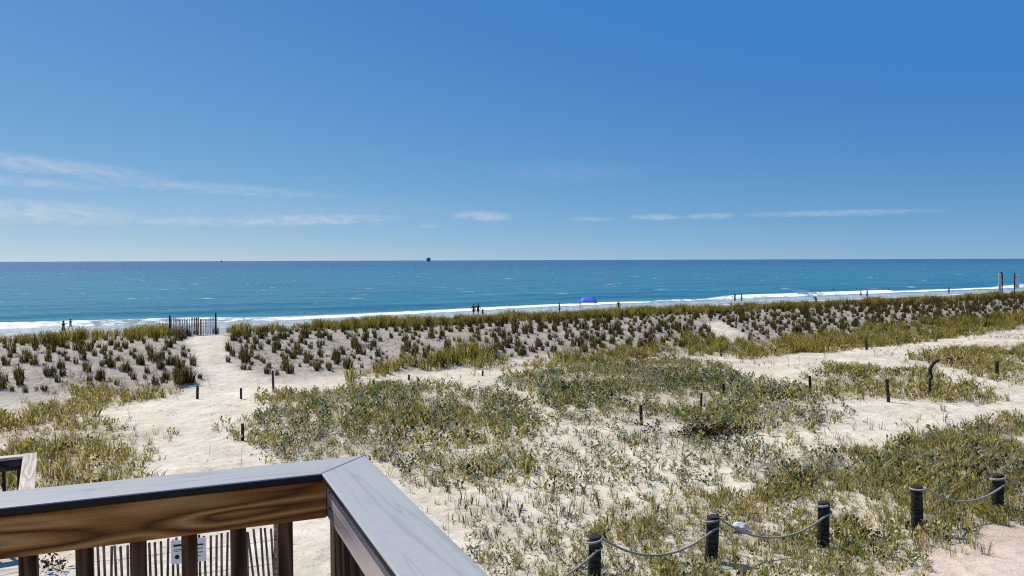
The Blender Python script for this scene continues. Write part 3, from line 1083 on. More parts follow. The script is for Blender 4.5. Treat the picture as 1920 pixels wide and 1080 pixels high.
def build_gate_fence():
    """Pale slatted sand fence across the top of the foot path."""
    g0, g1, g2 = ground(319, 629), ground(369, 628), ground(405, 627)
    root = empty('sand_fence', g1)
    tag(root, 'pale slatted sand fence between dark posts where the path crosses the dune', 'fence')
    rs = random.Random(9)
    H = 1.0
    pale = slat_mesh('slat', H + 0.1, 0.055, 0.012, M_SLATPALE)
    brown = slat_mesh('slat', H + 0.1, 0.07, 0.014, M_SLATBROWN)
    for a, b, n in ((g0, g1, 15), (g1, g2, 11)):
        dirv = Vector((b.x - a.x, b.y - a.y, 0)); ln = dirv.length; dirv.normalize()
        nrm = Vector((-dirv.y, dirv.x, 0))
        tops = []
        for k in range(1, n):
            p = a + dirv * (ln * k / n)
            g = float(height(p.x, p.y))
            sag = -0.10 * math.sin(math.pi * k / n)
            near = (b is g1 and k >= n - 1) or (a is g1 and k in (1, 2))
            hz = sag + rs.uniform(-0.05, 0.04)
            link('slat', brown if near else pale, root,
                 frame(Vector((p.x, p.y, g - 0.1 + hz)) + dirv * rs.uniform(-.02, .02), Vector((p.x, p.y, g + H + hz)) + dirv * rs.uniform(-.03, .03), tuple(dirv)))
            tops.append(Vector((p.x, p.y, g + sag)))
        for hz in (0.2, 0.55, 0.9):
            wires('wire', [t + Vector((0, 0, hz)) for t in [Vector((a.x, a.y, tops[0].z))] + tops + [Vector((b.x, b.y, tops[-1].z))]], root, 0.005)
    for p, hh, mat in ((g0, 1.12, M_POSTWOOD), (g1, 0.98, M_SLATBROWN), (g2, 1.22, M_POSTWOOD)):
        g = on_ground(p.x, p.y)
        v, f = tube([(p.x, p.y, g.z - 0.4), (p.x, p.y, g.z + hh - 0.02), (p.x, p.y, g.z + hh)], [0.048, 0.045, 0.038], 10)
        link('fence_post', pyd('fence_post', [(v, f)], mat), root)


build_gate_fence()


# ------------------------------------------------------------------ rope barrier
def post_mesh(name, h, r, mat, seed, bury=0.35, lean=(0, 0)):
    """Round timber post with an uneven chamfered head."""
    rs = random.Random(seed)
    prof = [(-bury, 1.02), (0.0, 1.03), (h * 0.35, 1.0), (h * 0.7, 0.985), (h - 0.03, 0.975), (h - 0.008, 0.93), (h, 0.78)]
    sides = 16
    V, F = [], []
    bumps = [1 + rs.uniform(-0.035, 0.035) for _ in range(sides)]
    for z, k in prof:
        for s in range(sides):
            a = 2 * math.pi * s / sides
            rr = r * k * bumps[s] * (1 + rs.uniform(-0.012, 0.012))
            V.append((math.cos(a) * rr + lean[0] * max(z, 0), math.sin(a) * rr + lean[1] * max(z, 0), z + (rs.uniform(-0.006, 0.006) if z >= h - 0.01 else 0)))
    for i in range(len(prof) - 1):
        for s in range(sides):
            s2 = (s + 1) % sides
            F.append((i * sides + s, i * sides + s2, (i + 1) * sides + s2, (i + 1) * sides + s))
    F.append(tuple(range((len(prof) - 1) * sides, len(prof) * sides)))
    me = pyd(name, [(V, F)], mat, True)
    return me


def rope_mesh(name, pts, r=0.02):
    """Three-strand laid rope along the points."""
    # resample
    P = [Vector(p) for p in pts]
    out = [P[0]]
    step = 0.022
    for a, b in zip(P[:-1], P[1:]):
        n = max(1, int((b - a).length / step))
        for k in range(1, n + 1):
            out.append(a.lerp(b, k / n))
    parts = []
    lay = 0.11
    for s in range(3):
        Q = []
        dist = 0.0
        for i, p in enumerate(out):
            d = (out[min(i + 1, len(out) - 1)] - out[max(i - 1, 0)]).normalized()
            a = d.cross(Vector((0, 0, 1)))
            if a.length < 0.1: a = d.cross(Vector((1, 0, 0)))
            a.normalize(); b = d.cross(a)
            if i: dist += (out[i] - out[i - 1]).length
            an = 2 * math.pi * (dist / lay + s / 3)
            Q.append(p + (a * math.cos(an) + b * math.sin(an)) * r * 0.5)
        parts.append(tube(Q, r * 0.56, 5))
    return pyd(name, parts, M_ROPE, True)


def catmull(pts, n=8):
    P = [Vector(p) for p in pts]
    P = [P[0] * 2 - P[1]] + P + [P[-1] * 2 - P[-2]]
    out = []
    for i in range(1, len(P) - 2):
        for k in range(n):
            t = k / n
            a, b, c, d = P[i - 1], P[i], P[i + 1], P[i + 2]
            out.append(0.5 * ((2 * b) + (c - a) * t + (2 * a - 5 * b + 4 * c - d) * t * t + (-a + 3 * b - 3 * c + d) * t ** 3))
    out.append(P[-2])
    return out


def build_rope_barrier():
    spec = [((845, 1235), 0.80, 'a'), ((1113, 1097), 0.80, 'dark round timber post nearest the deck railing, wrapped with rope'),
            ((1333, 1052), 0.80, 'dark round timber post with rope, beside the small white rock'),
            ((1543, 1024), 0.82, 'dark round rope post left of the gap in the rope barrier'),
            ((1720, 994), 0.86, 'dark round rope post right of the gap, at the edge of the sand track'),
            ((1870, 962), 0.80, 'dark round rope post nearest the right edge of the photo'), ((2010, 930), 0.8, 'b')]
    pos = []
    R0 = 0.112
    for k, ((px, py), h, lab) in enumerate(spec):
        g = ground(px, py)
        pos.append((g, h))
        if len(lab) == 1:
            lab = {'a': 'dark round rope post hidden behind the deck railing', 'b': 'dark round rope post beyond the right edge'}[lab]
        rs = random.Random(k)
        me = post_mesh('rope_post', h, R0 * rs.uniform(0.93, 1.0), M_POSTWOOD, 30 + k, lean=(rs.uniform(-.05, .05), rs.uniform(-.03, .03)))
        o = link('rope_post', me, None, Matrix.Translation(g))
        tag(o, lab, 'post', 'round posts of the rope barrier')

    def ring(g, h, a0, a1, dz0, dz1, n=18):
        o = []
        for i in range(n + 1):
            a = a0 + (a1 - a0) * i / n
            o.append(Vector((g.x + math.cos(a) * (R0 + 0.021), g.y + math.sin(a) * (R0 + 0.021), g.z + h - 0.07 + dz0 + (dz1 - dz0) * i / n)))
        return o

    def run(ids, sags, name, label):
        pts = []
        for n, i in enumerate(ids):
            g, h = pos[i]
            nxt = pos[ids[n + 1]][0] if n + 1 < len(ids) else None
            prv = pos[ids[n - 1]][0] if n else None
            fw = (nxt - g) if nxt is not None else (g - prv)
            af = math.atan2(fw.y, fw.x)
            # arrive on the camera side lower down, wrap once, leave at the top
            turns = 2 * math.pi
            ar = af + math.pi * 0.62 + math.pi
            if n == 0:
                pts += ring(g, h, af - 0.3 - turns * 0.9, af - 0.3, -0.01, 0.03)
            elif n == len(ids) - 1:
                pts += ring(g, h, af - math.pi * 0.55, af - math.pi * 0.55 + turns * 1.02, -0.14, 0.035, 26)
            else:
                pts += ring(g, h, af - math.pi * 0.55, af - math.pi * 0.55 + turns * 1.18, -0.13, 0.035, 26)
            if nxt is not None:
                g2, h2 = pos[ids[n + 1]]
                end = ring(g2, h2, 0, 1, -0.13, 0.03, 1)
                f2 = (pos[ids[n + 2]][0] - g2) if n + 2 < len(ids) else (g2 - g)
                a2 = math.atan2(f2.y, f2.x) - math.pi * 0.55
                e = Vector((g2.x + math.cos(a2) * (R0 + 0.021), g2.y + math.sin(a2) * (R0 + 0.021), g2.z + h2 - 0.07 - 0.13))
                s = pts[-1].copy()
                sag = sags[n]
                for k in range(1, 24):
                    t = k / 24
                    p = s.lerp(e, t)
                    p.z -= sag * 4 * t * (1 - t)
                    pts.append(p)
        me = rope_mesh(name, catmull(pts, 2), 0.021)
        o = link(name, me)
        tag(o, label, 'rope', 'ropes of the rope barrier')

    run([0, 1, 2, 3], [0.28, 0.36, 0.38], 'barrier_rope', 'grey rope sagging between the posts left of the gap in the barrier')
    run([4, 5, 6], [0.30, 0.30], 'barrier_rope', 'grey rope sagging between the posts right of the gap in the barrier')


build_rope_barrier()


def build_rock():
    g = ground(1388, 996)
    bm = bmesh.new()
    bmesh.ops.create_icosphere(bm, subdivisions=3, radius=0.14)
    rs = random.Random(4)
    dirs = [Vector((rs.uniform(-1, 1), rs.uniform(-1, 1), rs.uniform(-1, 1))).normalized() for _ in range(12)]
    for v in bm.verts:
        n = v.co.normalized()
        k = min([1.0] + [0.74 / max(0.001, n.dot(d)) for d in dirs if n.dot(d) > 0.5])
        v.co = Vector((n.x * 1.15, n.y * 0.9, n.z * 0.85)) * 0.14 * k
    me = bpy.data.meshes.new('rock'); bm.to_mesh(me); bm.free()
    me.materials.append(M_ROCK)
    o = link('rock', me, None, Matrix.Translation(g + Vector((0, 0, 0.07))))
    tag(o, 'small white angular rock in the grass behind the sagging rope', 'rock')


build_rock()


# ------------------------------------------------------------------ small stakes among the dunes
def build_stakes():
    S = [  # base px, base py, top py, width px, label, lean px
        (370, 748, 725, 6, 'short dark stake on the left side of the sand path below the fence', 1),
        (452, 748, 729, 5, 'short dark stake on the right side of the sand path', 0),
        (513, 736, 697, 5, 'tall thin dark stake right of the path, at the foot of the dune', -1),
        (455, 826, 796, 7, 'dark stake at the left corner of the middle scrub patch', 0),
        (658, 712, 676, 5, 'thin dark stake with a grass clump behind its top, at the dune foot', -2),
        (767, 713, 703, 5, 'tiny stake end poking from pale sand bank, left of two', 0),
        (905, 705, 695, 4, 'tiny stake end on the pale sand bank, right of two', 0),
        (1203, 797, 760, 8, 'thick dark stake at the lower edge of the central scrub', -2),
        (1314, 769, 738, 5, 'thin dark stake inside the central scrub, above the dead bush', 1),
        (1358, 742, 720, 7, 'dark stake under the bright green shrub in the central scrub', -2),
        (1352, 668, 655, 4, 'small dark stake on sand above the central scrub', 0),
        (1453, 664, 655, 4, 'tiny dark stake on the bare sand right of the central scrub', 0),
        (1519, 738, 707, 6, 'dark stake at the left end of the right grass patch', -1),
        (1666, 754, 715, 7, 'dark leaning stake in front of the right grass patch', -4),
        (1743, 745, 712, 6, 'dark stake directly below the bent driftwood limb', 0),
        (1870, 706, 682, 7, 'dark stake on sand near the right edge, above the rope posts', -1),
        (1625, 656, 640, 5, 'small dark stake on the far sand strip to the right', -1),
        (905, 590, 579, 4, 'dark stake on the dune crest just right of two people', 0),
        (1243, 706, 694, 5, 'short dark stake end in the upper part of the central scrub', 0),
    ]
    for k, (px, pb, pt, w, lab, lean) in enumerate(S):
        g = ground(px, pb)
        dist = math.hypot(g.x, g.y)
        h = (pb - pt) / FPX * dist * 1.02
        r = max(0.032, 0.5 * w / FPX * dist * 0.8)
        rs = random.Random(100 + k)
        me = post_mesh('dune_stake', h, r, M_STAKE, 60 + k, 0.3, (lean * dist / FPX / h, rs.uniform(-.03, .03)))
        o = link('dune_stake', me, None, Matrix.Translation(g))
        tag(o, lab, 'stake', 'stakes among the dunes')
    # bent driftwood limb
    g = ground(1747, 716)
    dist = math.hypot(g.x, g.y); k = dist / FPX
    pts = [(1.5, 6), (0, -2), (-2.0, -14), (-1.0, -23), (4, -30), (9, -34), (14, -36)]
    P = [g + Vector((a * k, 0.02 * i, -b * k)) for i, (a, b) in enumerate(pts)]
    P = catmull(P, 4)
    r = [k * 3.9 * (1 - 0.45 * i / len(P)) * (1 + 0.08 * math.sin(i * 1.9)) for i in range(len(P))]
    twig = catmull([P[-6], P[-6] + Vector((0.1, 0.1, 0.02)), P[-6] + Vector((0.22, 0.2, -0.03))], 4)
    o = link('driftwood_limb', pyd('driftwood_limb', [tube(P, r, 9), tube(twig, [0.03 * (1 - 0.08 * i) for i in range(len(twig))], 6)], M_STAKE))
    tag(o, 'dark bent driftwood limb standing upright at the right grass patch', 'driftwood')


build_stakes()


# ------------------------------------------------------------------ sign posts on the far dune
def build_sign_posts():
    white = simple('weathered_sign_board', (0.80, 0.79, 0.80), 0.6, 0.05, 6)
    for px, pb, pt, pan, lab in ((1879, 543, 510, -1, 'far sign post with white board on its left side, at the right edge'),
                                 (1902, 541, 512, 1, 'far sign post with white board on its right side, at the right edge')):
        d = ray(px, pb)
        # stands on the crest of the dune
        t = V_CREST / (d.x * VX + d.y * VY)
        g = on_ground(d.x * t, d.y * t)
        k = math.hypot(g.x, g.y) / FPX
        zt = CAM_Z + ray(px, pt).z / math.hypot(ray(px, pt).x, ray(px, pt).y) * math.hypot(g.x, g.y)
        root = empty('sign_post', g)
        tag(root, lab, 'sign', 'sign posts on the far dune')
        bend = -2.6 * k if pan < 0 else 0
        P = [g + Vector((0, 0, -0.4)), Vector((g.x, g.y, zt - 0.35)), Vector((g.x + bend * 0.3, g.y, zt - 0.12)), Vector((g.x + bend, g.y, zt))]
        link('pole', pyd('pole', [tube(P, [0.058, 0.055, 0.058, 0.065], 9)], M_POSTWOOD), root)
        w = 4.5 * k if pan < 0 else 7.5 * k
        hh = (zt - g.z) * (0.72 if pan < 0 else 0.55)
        c = Vector((g.x + pan * (w / 2 + 0.05), g.y + 0.09, zt - 0.14 - hh / 2))
        sb = link('sign_board', box_mesh('sign_board', w, 0.03, hh, 0.004, white), root, Matrix.Translation(c))
        link('bracket', box_mesh('bracket', w * 0.7, 0.04, 0.06, 0.004, M_POSTWOOD), sb, Matrix.Translation(c + Vector((-pan * 0.1, -0.035, hh * 0.3))))


build_sign_posts()


# ------------------------------------------------------------------ blue beach shelter and ships
def build_shelter():
    d = ray(1103, 568)
    t = 98.0 / (d.x * VX + d.y * VY)
    g = on_ground(d.x * t, d.y * t)
    k = math.hypot(g.x, g.y) / FPX
    root = empty('beach_shelter', g)
    tag(root, 'low blue beach shade canopy on short poles by the surf', 'tent')
    blue = simple('blue_nylon', (0.06, 0.13, 0.74), 0.55, 0.1, 3)
    navy = simple('dark_blue_nylon', (0.01, 0.02, 0.14), 0.6, 0.1, 3)
    ztop = CAM_Z + ray(1103, 557).z / math.hypot(ray(1103, 557).x, ray(1103, 557).y) * math.hypot(g.x, g.y)
    H = ztop - g.z
    Wd = 15.5 * k
    # arched roof sheet, open at the left front
    V, F = [], []
    nu, nv = 14, 10
    for i in range(nu + 1):
        a = -1 + 2 * i / nu
        for j in range(nv + 1):
            b = -1 + 2 * j / nv
            z = H * (1 - 0.26 * abs(a) ** 5 - 0.05 * (b + 0.1) ** 2)
            if b < 0.0: z += (H * (0.70 - 0.05 * a) - z) * (-b) ** 1.3
            V.append((a * Wd, b * 1.1, z))
    for i in range(nu):
        for j in range(nv):
            p = i * (nv + 1) + j
            F.append((p, p + nv + 1, p + nv + 2, p + 1))
    me = pyd('roof_sheet', [(V, F)], blue)
    o = link('roof_sheet', me, root, Matrix.Translation(g))
    so = o.modifiers.new('thickness', 'SOLIDIFY'); so.thickness = 0.02
    for sx in (-1, 1):
        for sy in (-1, 1):
            top = Vector((g.x + sx * Wd * 0.97, g.y + sy * 1.0, 0))
            zt = H * (0.58 if sy < 0 else 0.60)
            link('pole', pyd('pole', [tube([(top.x, top.y, g.z - 0.2), (top.x, top.y, g.z + zt)], 0.02, 6)], M_WIRE), root)
    # the left end panel in shade
    V = [(-Wd * 0.99, -0.9, H * 0.55), (-Wd * 0.99, 0.2, H * 0.57), (-Wd * 0.975, 1.0, H * 0.60), (-Wd * 0.975, 0.0, H * 0.68), (-Wd * 0.975, -0.9, H * 0.62)]
    o = link('end_flap', pyd('end_flap', [(V, [(0, 1, 2, 3, 4)])], navy), root, Matrix.Translation(g))
    so = o.modifiers.new('thickness', 'SOLIDIFY'); so.thickness = 0.02


build_shelter()


def build_ships():
    grey = simple('ship_grey_blue_haze', (0.15, 0.26, 0.38), 0.7, 0.1, 0.05)  # distance haze painted into both ship colours as faded blue
    dark = simple('ship_dark_blue_haze', (0.08, 0.15, 0.24), 0.7, 0.1, 0.05)
    D = 6000.0
    for px, w_px, h_px, kind in ((803.5, 8.0, 7.0, 0), (415, 3.0, 4.5, 1)):
        d = ray(px, 489)
        hd = math.hypot(d.x, d.y)
        x, y = d.x / hd * D, d.y / hd * D
        k = D / FPX
        ang = math.atan2(y, x) - math.pi / 2
        M = Matrix.Translation((x, y, 0)) @ Matrix.Rotation(ang, 4, 'Z')
        w, h = w_px * k, h_px * k
        root = empty('cargo_ship' if kind == 0 else 'sailing_boat', (x, y, 0))
        if kind == 0:
            tag(root, 'boxy grey cargo ship seen end-on at the horizon', 'ship')
            # hull end-on: flaring bow
            V = [(-w * .36, -3, -4), (w * .36, -3, -4), (w * .47, -3, h * .45), (-w * .47, -3, h * .45),
                 (-w * .36, 120, -4), (w * .36, 120, -4), (w * .47, 120, h * .45), (-w * .47, 120, h * .45), (0, -16, -4), (0, -22, h * .5)]
            F = [(0, 8, 9, 3), (8, 1, 2, 9), (4, 7, 6, 5), (0, 3, 7, 4), (1, 5, 6, 2), (3, 9, 2), (3, 2, 6, 7)]
            link('hull', pyd('hull', [(V, F)], grey, False), root, M)
            for i in range(5):
                cx = (-0.4 + 0.2 * i) * w
                link('container_stack', box_mesh('container_stack', w * 0.185, 40, h * (0.30 + 0.04 * (i % 2)), 0.3, grey if i % 2 else dark), root, M @ Matrix.Translation((cx, 40, h * .46 + h * (0.15 + 0.02 * (i % 2)))))
            link('bridge_house', box_mesh('bridge_house', w * 0.96, 12, h * 0.16, 0.3, dark), root, M @ Matrix.Translation((0, 90, h * .90)))
            link('bridge_tower', box_mesh('bridge_tower', w * 0.7, 10, h * 0.42, 0.3, dark), root, M @ Matrix.Translation((0, 91, h * .64)))
        else:
            tag(root, 'tiny sailing boat on the horizon left of the cargo ship', 'boat')
            V = [(-w * .5, 0, -1), (w * .5, 0, -1), (w * .62, 0, 3), (-w * .62, 0, 3), (-w * .4, 6, -1), (w * .4, 6, -1), (w * .5, 6, 3), (-w * .5, 6, 3)]
            F = [(0, 1, 2, 3), (4, 7, 6, 5), (0, 3, 7, 4), (1, 5, 6, 2), (3, 2, 6, 7), (0, 4, 5, 1)]
            link('hull', pyd('hull', [(V, F)], dark, False), root, M)
            V = [(0, 2, 3.5), (w * .45, 2.4, 3.5), (0.2, 2, h), (0, 2.6, 3.5), (w * .45, 3.0, 3.5), (0.2, 2.6, h)]
            link('sail', pyd('sail', [(V, [(0, 1, 2), (5, 4, 3), (0, 3, 4, 1), (1, 4, 5, 2), (0, 2, 5, 3)])], grey, False), root, M)
            link('mast', pyd('mast', [tube([(0, 2.3, 0), (0, 2.3, h * 1.05)], 0.8, 6)], dark), root, M)


build_ships()


# ------------------------------------------------------------------ people on the beach
def skinned(name, joints, edges, mat, level=1):
    """joints: list of (xyz, radius); a continuous skin grown over the edges, baked to a mesh."""
    me = bpy.data.meshes.new(name + '_bones')
    me.from_pydata([j[0] for j in joints], edges, [])
    ob = bpy.data.objects.new(name, me)
    COL.objects.link(ob)
    sk = ob.modifiers.new('skin', 'SKIN')
    sk.use_smooth_shade = True
    lay = me.skin_vertices[0].data if len(me.skin_vertices) else None
    for i, j in enumerate(joints):
        r = j[1]
        lay[i].radius = (r, r) if not isinstance(r, tuple) else r
    lay[0].use_root = True
    ss = ob.modifiers.new('sub', 'SUBSURF'); ss.levels = level; ss.render_levels = level
    dg = bpy.context.evaluated_depsgraph_get()
    out = bpy.data.meshes.new_from_object(ob.evaluated_get(dg))
    out.name = name
    bpy.data.objects.remove(ob)
    bpy.data.meshes.remove(me)
    out.materials.clear(); out.materials.append(mat)
    return out


SKIN = simple('skin', (0.30, 0.17, 0.11), 0.6, 0.05, 10)
SKIN_D = simple('tanned_skin', (0.16, 0.085, 0.055), 0.6, 0.05, 10)
HAIR = simple('dark_hair', (0.012, 0.009, 0.008), 0.6, 0.2, 40)
CLOTH = {'black': simple('black_cloth', (0.012, 0.012, 0.014), 0.8, 0.2, 20), 'navy': simple('navy_cloth', (0.014, 0.024, 0.06), 0.8, 0.2, 20),
         'brown': simple('brown_cloth', (0.07, 0.045, 0.03), 0.8, 0.2, 20), 'pale': simple('pale_cloth', (0.55, 0.53, 0.50), 0.8, 0.1, 20),
         'teal': simple('teal_cloth', (0.03, 0.10, 0.13), 0.8, 0.2, 20)}


def person(loc, face, pose, top, bottom, label, height_m=1.72, skin=SKIN, sink=0.0, group='people on the beach'):
    """face: heading in degrees (0 looks to +Y)."""
    s = height_m / 1.72
    st = {'stand': 0.05, 'walk': 0.24, 'bend': 0.10, 'wade': 0.08}[pose]
    b = 0.0
    hip = Vector((0, 0, 0.90)); chest = Vector((0, 0.02, 1.26)); neck = Vector((0, 0.02, 1.44)); head = Vector((0, 0.045, 1.585)); crown = Vector((0, 0.03, 1.685))
    belly = Vector((0, 0.01, 1.07))
    if pose == 'bend':
        belly = Vector((0, 0.10, 1.02)); chest = Vector((0, 0.30, 1.12)); neck = Vector((0, 0.46, 1.16)); head = Vector((0, 0.59, 1.14)); crown = Vector((0, 0.69, 1.13))
    J = [(hip, (0.135, 0.105)), (belly, (0.125, 0.095)), (chest, (0.150, 0.105)), (neck, 0.055), (head, (0.078, 0.092)), (crown, (0.055, 0.065))]
    E = [(0, 1), (1, 2), (2, 3), (3, 4), (4, 5)]

    def chain(start, pts):
        prev = start
        for p, r in pts:
            J.append((Vector(p), r)); E.append((prev, len(J) - 1)); prev = len(J) - 1
        return prev
    ids = {}
    for sd in (-1, 1):
        f = st * sd
        k0 = len(J)
        chain(0, [((0.09 * sd, 0.0, 0.80), 0.088), ((0.095 * sd, f * 0.45 + 0.03, 0.48), 0.058), ((0.095 * sd, f * 0.75 - 0.02, 0.30), 0.052), ((0.095 * sd, f - 0.03, 0.075), 0.036), ((0.11 * sd, f + 0.13, 0.032), 0.032)])
        ids[('leg', sd)] = k0
        k0 = len(J)
        if pose == 'bend':
            pts = [((0.185 * sd, 0.33, 1.10), 0.052), ((0.20 * sd, 0.38, 0.86), 0.040), ((0.16 * sd, 0.44, 0.64), 0.030), ((0.15 * sd, 0.47, 0.55), 0.032), ((0.15 * sd, 0.49, 0.47), 0.016)]
        elif pose == 'wade':
            pts = [((0.19 * sd, 0.02, 1.37), 0.052), ((0.30 * sd, 0.02, 1.16), 0.040), ((0.36 * sd, 0.10, 0.97), 0.030), ((0.38 * sd, 0.13, 0.89), 0.032), ((0.39 * sd, 0.15, 0.82), 0.016)]
        else:
            g = -f * 0.8
            pts = [((0.19 * sd, 0.01, 1.37), 0.052), ((0.235 * sd, g * 0.5, 1.10), 0.040), ((0.25 * sd, g + 0.06, 0.86), 0.030), ((0.25 * sd, g + 0.08, 0.77), 0.032), ((0.245 * sd, g + 0.09, 0.69), 0.016)]
        chain(2, pts)
        ids[('arm', sd)] = k0
        # thumb
        w = len(J) - 2
        J.append((J[w][0] + Vector((-0.03 * sd, 0.035, -0.03)), 0.011)); E.append((w, len(J) - 1))
        # ear
        J.append((head + Vector((0.088 * sd, -0.01, 0.0)), 0.016)); E.append((4, len(J) - 1))
    J.append((head + (Vector((0, 0.108, -0.015)) if pose != 'bend' else Vector((0, 0.02, -0.10))), 0.014)); E.append((4, len(J) - 1))

    M = Matrix.Translation(Vector(loc) - Vector((0, 0, sink))) @ Matrix.Rotation(R(face), 4, 'Z') @ Matrix.Diagonal((s * 1.18, s * 1.18, s, 1))
    root = empty('person', Vector(loc) - Vector((0, 0, sink)))
    tag(root, label, 'person', group)
    body = link('body', skinned('body', J, E, skin, 2), root, M)
    # shirt or dress
    sc = lambda r, k: tuple(x * k for x in r) if isinstance(r, tuple) else r * k
    al, ar = ids[('arm', -1)], ids[('arm', 1)]
    SJ = [(J[1][0], sc(J[1][1], 1.16)), (J[2][0], sc(J[2][1], 1.12)), (J[2][0].lerp(J[3][0], 0.6), 0.09), (J[0][0] + Vector((0, 0, 0.02)), sc(J[0][1], 1.14)),
          (J[al][0], 0.062), (J[al][0].lerp(J[al + 1][0], 0.7), 0.058), (J[ar][0], 0.062), (J[ar][0].lerp(J[ar + 1][0], 0.7), 0.058)]
    link('shirt', skinned('shirt', SJ, [(0, 1), (1, 2), (0, 3), (1, 4), (4, 5), (1, 6), (6, 7)], CLOTH[top], 2), root, M)
    ll, lr = ids[('leg', -1)], ids[('leg', 1)]
    BJ = [(J[0][0] + Vector((0, 0, 0.03)), sc(J[0][1], 1.15)), (J[ll][0], 0.108), (J[ll][0].lerp(J[ll + 1][0], 0.85), 0.085), (J[lr][0], 0.108), (J[lr][0].lerp(J[lr + 1][0], 0.85), 0.085)]
    link('shorts', skinned('shorts', BJ, [(0, 1), (1, 2), (0, 3), (3, 4)], CLOTH[bottom], 2), root, M)
    back = Vector((0, -0.03, 0)) if pose != 'bend' else Vector((0, 0, 0.03))
    HJ = [(head + back + Vector((0, 0, 0.02)), (0.082, 0.085)), (crown + back * 0.6, (0.066, 0.075)), (head + back * 1.6 + Vector((0, 0, -0.06)), 0.06)]
    link('hair', skinned('hair', HJ, [(0, 1), (0, 2)], HAIR, 1), body, M)
    return root


def beach_at(px, v):
    d = ray(px, 560)
    t = v / (d.x * VX + d.y * VY)
    return on_ground(d.x * t, d.y * t)


def build_people():
    P = [  # px, v, heading, pose, top, bottom, label, height
        (117.5, 110.0, 60, 'walk', 'navy', 'black', 'person in dark clothes walking along the surf at far left', 1.62, 0),
        (131.0, 117.5, 60, 'walk', 'navy', 'pale', 'person in dark top and pale shorts, just right of the far-left walker', 1.42, 0),
        (888.0, 112.5, 120, 'walk', 'black', 'black', 'left of two people in black walking at the surf', 1.74, 0),
        (896.5, 112.8, 120, 'walk', 'black', 'black', 'right of two people in black walking at the surf', 1.76, 0),
        (1049.0, 108.0, 180, 'stand', 'black', 'black', 'dark-clothed person standing left of the blue beach shelter', 1.72, 0),
        (1160.0, 109.0, 100, 'walk', 'black', 'navy', 'dark-clothed person right of the blue beach shelter', 1.6, 0),
        (1378.0, 119.0, 190, 'stand', 'black', 'black', 'left of two people standing at the water edge right of centre', 1.76, 0.05),
        (1390.5, 119.5, 170, 'stand', 'brown', 'black', 'right of two people standing at the water edge right of centre', 1.72, 0.05),
        (1530.0, 107.0, 100, 'bend', 'black', 'brown', 'dark-clothed person bending forward on the sand above the crest', 1.72, 0),
        (1563.0, 146.0, 180, 'wade', 'navy', 'navy', 'lone bather far out in the water', 1.7, 0.1),
        (1614.0, 119.0, 180, 'walk', 'pale', 'navy', 'person in pale top at the surf beside a dark-clothed one', 1.6, 0),
        (1626.0, 113.5, 180, 'stand', 'navy', 'black', 'dark-clothed person beside the pale-topped one at the surf', 1.78, 0),
        (1656.5, 135.0, 180, 'wade', 'teal', 'navy', 'left of two bathers wading waist-deep at right', 1.75, 0.15),
        (1667.0, 135.5, 180, 'wade', 'navy', 'navy', 'right of two bathers wading waist-deep at right', 1.72, 0.15),
        (1779.0, 116.0, 180, 'stand', 'navy', 'brown', 'lone person at the surf near the far sign posts', 1.78, 0),
    ]
    for i, (px, v, hd, pose, top, bot, lab, h, sink) in enumerate(P):
        g = beach_at(px, v - 9.0 - (0 if px > 700 else 2))
        person(g, hd - 90, pose, top, bot, lab, h, SKIN if i % 3 else SKIN_D, sink)


build_people()


# ------------------------------------------------------------------ plants
RS = np.random.RandomState(11)


def blades(n, h, spread, lean, width, rs, droop=0.35, upright=0.0):
    """A grass tuft: verts (n*5,3), tris (n*3,3), and a 0..1 height per vertex."""
    a = rs.rand(n) * 2 * np.pi
    r = spread * np.sqrt(rs.rand(n))
    bx, by = r * np.cos(a), r * np.sin(a)
    hh = h * (0.55 + 0.45 * rs.rand(n))
    if upright: hh = hh * (1 - upright * r / spread) * (0.75 + 0.35 * rs.rand(n))
    ad = a + rs.randn(n) * 0.6
    ln = lean * (0.3 + 0.9 * rs.rand(n)) * hh
    dx, dy = np.cos(ad), np.sin(ad)
    mx = bx + dx * ln * 0.38; my = by + dy * ln * 0.38; mz = hh * 0.62
    tx = bx + dx * ln * (1 + droop); ty = by + dy * ln * (1 + droop); tz = hh * (1 - droop * 0.35 * rs.rand(n))
    w = width * (0.7 + 0.6 * rs.rand(n))
    fa = rs.rand(n) * np.pi
    wx, wy = np.cos(fa) * w / 2, np.sin(fa) * w / 2
    V = np.zeros((n, 5, 3))
    V[:, 0] = np.stack([bx - wx, by - wy, -0.04 + 0 * bx], 1); V[:, 1] = np.stack([bx + wx, by + wy, -0.04 + 0 * bx], 1)
    V[:, 2] = np.stack([mx - wx * .8, my - wy * .8, mz], 1); V[:, 3] = np.stack([mx + wx * .8, my + wy * .8, mz], 1)
    V[:, 4] = np.stack([tx, ty, tz], 1)
    base = (np.arange(n) * 5)[:, None]
    T = np.concatenate([base + [0, 1, 3], base + [0, 3, 2], base + [2, 3, 4]], 0)
    return V.reshape(-1, 3), T, np.repeat(np.arange(n), 5)


